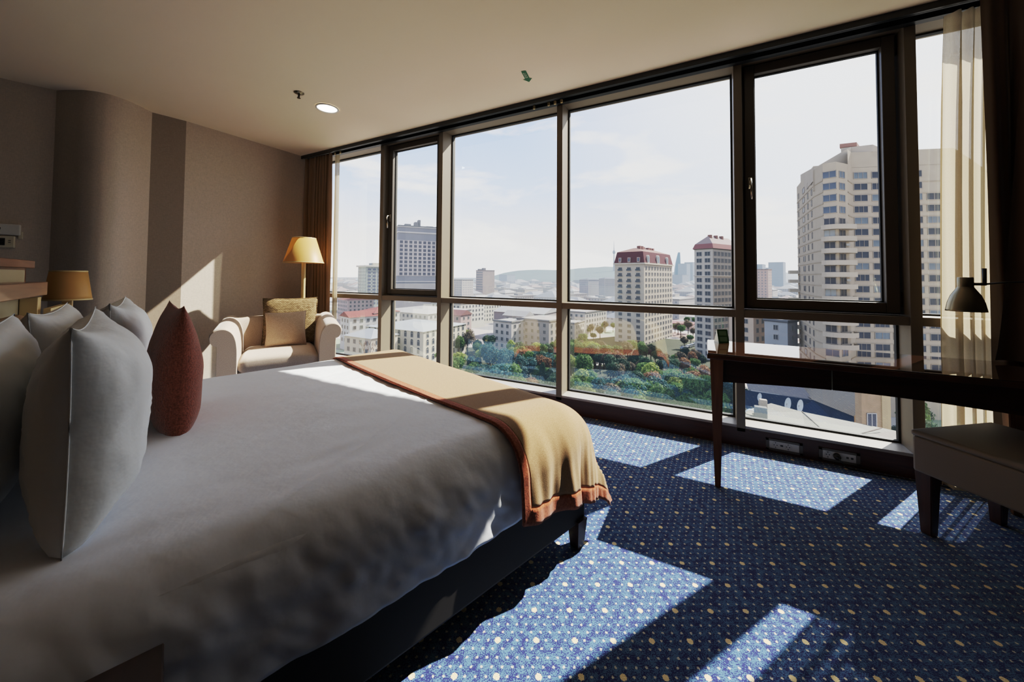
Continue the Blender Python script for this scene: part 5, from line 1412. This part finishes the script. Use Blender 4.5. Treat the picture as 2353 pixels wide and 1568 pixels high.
# cypress and a bare tree as one-off kinds
p = at(1248,118); t = thing('cypress_tree','tall narrow dark cypress in the park','tree',(p.x,p.y,G))
mb = MB(); 
for _ in range(1300):
    z = rnd.uniform(.5,9.5); rr_ = 1.05*math.sin(PI*min(1,(z+.3)/10.4))**.6; a = rnd.uniform(0,6.28); q = Vector((rr_*math.cos(a),rr_*math.sin(a),z)); s_ = .2
    mb.bm.faces.new([mb.bm.verts.new(q+Vector(v)*s_) for v in ((-1,-.3,-1),(1,.3,-1),(.7,-.2,1.4),(-.7,.2,1.4))])
part('crown', mb, crowns['dark'][0].materials[0], t)
mb = MB(); mb.tube([(0,0,0),(0,0,8)],[.2,.08],8); part('trunk', mb, trunk.materials[0], t)
def bare(px, d, h, label):
    p = at(px,d); t = thing('bare_tree',label,'tree',(p.x,p.y,G)); mb = MB(); rr = random.Random(2)
    def br(p0, dr, ln, rad, dep):
        p1 = p0+dr*ln; mb.tube([p0,p1],[rad,rad*.65],5)
        if dep > 0:
            for _ in range(3):
                nd = (dr+Vector((rr.uniform(-.6,.6),rr.uniform(-.6,.6),rr.uniform(-.05,.4)))).normalized(); br(p1, nd, ln*.72, rad*.62, dep-1)
    br(Vector((0,0,0)), Vector((0,0,1)), h*.32, .28, 4); part('branches', mb, far((.22,.15,.12),130), t)
bare(846,128,16,'bare leafless tree in front of the white gabled house')

# ---------------- parked cars
car_cols = [((.75,.75,.75),'white'),((.55,.57,.6),'silver'),((.08,.09,.11),'black'),((.7,.7,.7),'white'),((.35,.37,.4),'grey')]
body_c = {}
for i,(px,d,ci,be) in enumerate([(1335,172,1,20),(1328,158,0,30),(1350,150,2,20),(1582,196,0,60),(1590,200,3,60),(1598,204,1,60),(1606,208,0,60),(1570,192,4,60),(1294,148,3,40),(1285,142,2,40)]):
    p = at(px,d); col, cn = car_cols[ci]
    where = 'at the park edge by the third mullion' if px < 1400 else 'in the row beside the cream tower'
    o = thing('car', cn+' car parked '+where, 'car', (p.x,p.y,G+.2), phi(be), 'parked '+cn+' cars '+where)
    if ci not in body_c:
        mb = MB(); pr = [(-2.1,.35),(-2.1,.8),(-1.4,.95),(-.9,1.42),(.7,1.42),(1.3,.95),(2.1,.8),(2.1,.35)]
        for s_ in (-.85,.85): mb.bm.faces.new([mb.bm.verts.new((x,s_,z)) for x,z in pr])
        for a,b2 in zip(pr,pr[1:]+pr[:1]): mb.quad((a[0],-.85,a[1]),(b2[0],-.85,b2[1]),(b2[0],.85,b2[1]),(a[0],.85,a[1]))
        body_c[ci] = mb.mesh('body', far(col,150,rough=.3))
    link('body', body_c[ci], o)
    if 'w' not in body_c:
        mb = MB(); mb.box(-1.2,1.1,-.87,.87,.98,1.32); body_c['w'] = mb.mesh('window', far((.06,.08,.1),150,rough=.1))
        mb = MB(); mb.cyl(0,0,-.1,.1,.33,16,axis='y'); body_c['t'] = mb.mesh('wheel', far((.03,.03,.03),150))
    link('window', body_c['w'], o)
    for x in (-1.3,1.3):
        for y in (-.82,.82): link('wheel', body_c['t'], o, (x,y,.33))

# ------------------------------------------------------------------ light
w = bpy.data.worlds.new('world'); scene.world = w; w.use_nodes = True; nt = w.node_tree; L = nt.links
bg = nt.nodes['Background']; tc = N(nt,'ShaderNodeTexCoord'); sx = N(nt,'ShaderNodeSeparateXYZ'); L.new(tc.outputs['Generated'], sx.inputs[0])
cr = N(nt,'ShaderNodeValToRGB'); e = cr.color_ramp.elements
e[0].position = 0; e[0].color = (.80,.80,.82,1); e[1].position = 1; e[1].color = (.30,.46,.80,1)
for p_, c_ in ((.10,(.76,.75,.75,1)),(.22,(.50,.61,.82,1)),(.45,(.27,.42,.78,1))):
    q = e.new(p_); q.color = c_
L.new(sx.outputs[2], cr.inputs['Fac'])
# warm white towards the sun side
sd = Vector((.64,1,1.07)).normalized()
dt = N(nt,'ShaderNodeVectorMath', operation='DOT_PRODUCT'); L.new(tc.outputs['Generated'], dt.inputs[0]); dt.inputs[1].default_value = sd
mr = N(nt,'ShaderNodeMapRange', interpolation_type='SMOOTHSTEP'); mr.inputs['From Min'].default_value = .55; mr.inputs['From Max'].default_value = .97; L.new(dt.outputs['Value'], mr.inputs['Value'])
mx = N(nt,'ShaderNodeMix', data_type='RGBA'); L.new(mr.outputs[0], mx.inputs['Factor']); L.new(cr.outputs[0], mx.inputs[6]); mx.inputs[7].default_value = (.86,.87,.90,1)
# streaky clouds
mp = N(nt,'ShaderNodeMapping'); mp.inputs['Scale'].default_value = (1,1,3.2); L.new(tc.outputs['Generated'], mp.inputs[0])
nz = N(nt,'ShaderNodeTexNoise'); nz.inputs['Scale'].default_value = 3.1; nz.inputs['Detail'].default_value = 7; nz.inputs['Roughness'].default_value = .55; nz.inputs['Distortion'].default_value = .3; L.new(mp.outputs[0], nz.inputs['Vector'])
m2 = N(nt,'ShaderNodeMapRange'); m2.inputs['From Min'].default_value = .50; m2.inputs['From Max'].default_value = .62; m2.inputs['To Max'].default_value = .8; L.new(nz.outputs['Fac'], m2.inputs['Value'])
mc = N(nt,'ShaderNodeMix', data_type='RGBA'); L.new(m2.outputs[0], mc.inputs['Factor']); L.new(mx.outputs[2], mc.inputs[6]); mc.inputs[7].default_value = (.88,.86,.84,1)
L.new(mc.outputs[2], bg.inputs['Color']); bg.inputs['Strength'].default_value = 2.35

sun = bpy.data.lights.new('sun','SUN'); sun.energy = 14.5; sun.angle = R(.53); sun.color = (1,.95,.86)
so = bpy.data.objects.new('sun', sun); C.objects.link(so); so.rotation_euler = sd.to_track_quat('Z','Y').to_euler(); so.location = (5,8,8)
dl = bpy.data.lights.new('downlight','SPOT'); dl.energy = 12; dl.spot_size = R(120); dl.spot_blend = .8; dl.color = (1,.9,.75); dl.shadow_soft_size = .08
do = bpy.data.objects.new('downlight', dl); C.objects.link(do); do.location = (-3.126,2.171,H-.03)

scene.view_settings.view_transform = 'Standard'; scene.view_settings.look = 'None'; scene.view_settings.exposure = 0; scene.view_settings.gamma = 1
vs = scene.view_settings; vs.use_curve_mapping = True; cm = vs.curve_mapping     # soft highlight shoulder, as a camera's tone curve
WL = 4.0
cm.clip_max_x = 1.0; cm.clip_max_y = 1.0
cm.white_level = (WL,WL,WL)
cv = cm.curves[3]
pts_ = [(0,0),(.05,.033),(.12,.115),(.25,.295),(.5,.505),(.9,.655),(1.4,.755),(2,.83),(3,.94),(4,1)]
cv.points[0].location = (0,0); cv.points[-1].location = (1,1)
for a_, b2_ in pts_[1:-1]: cv.points.new(a_/WL, b2_)
cm.update()
cy = scene.cycles
cy.use_denoising = True
try: cy.denoiser = 'OPENIMAGEDENOISE'
except Exception: pass
cy.max_bounces = 10; cy.diffuse_bounces = 6; cy.glossy_bounces = 4; cy.transparent_max_bounces = 16; cy.transmission_bounces = 4
cy.sample_clamp_indirect = 6; cy.caustics_reflective = False; cy.caustics_refractive = False
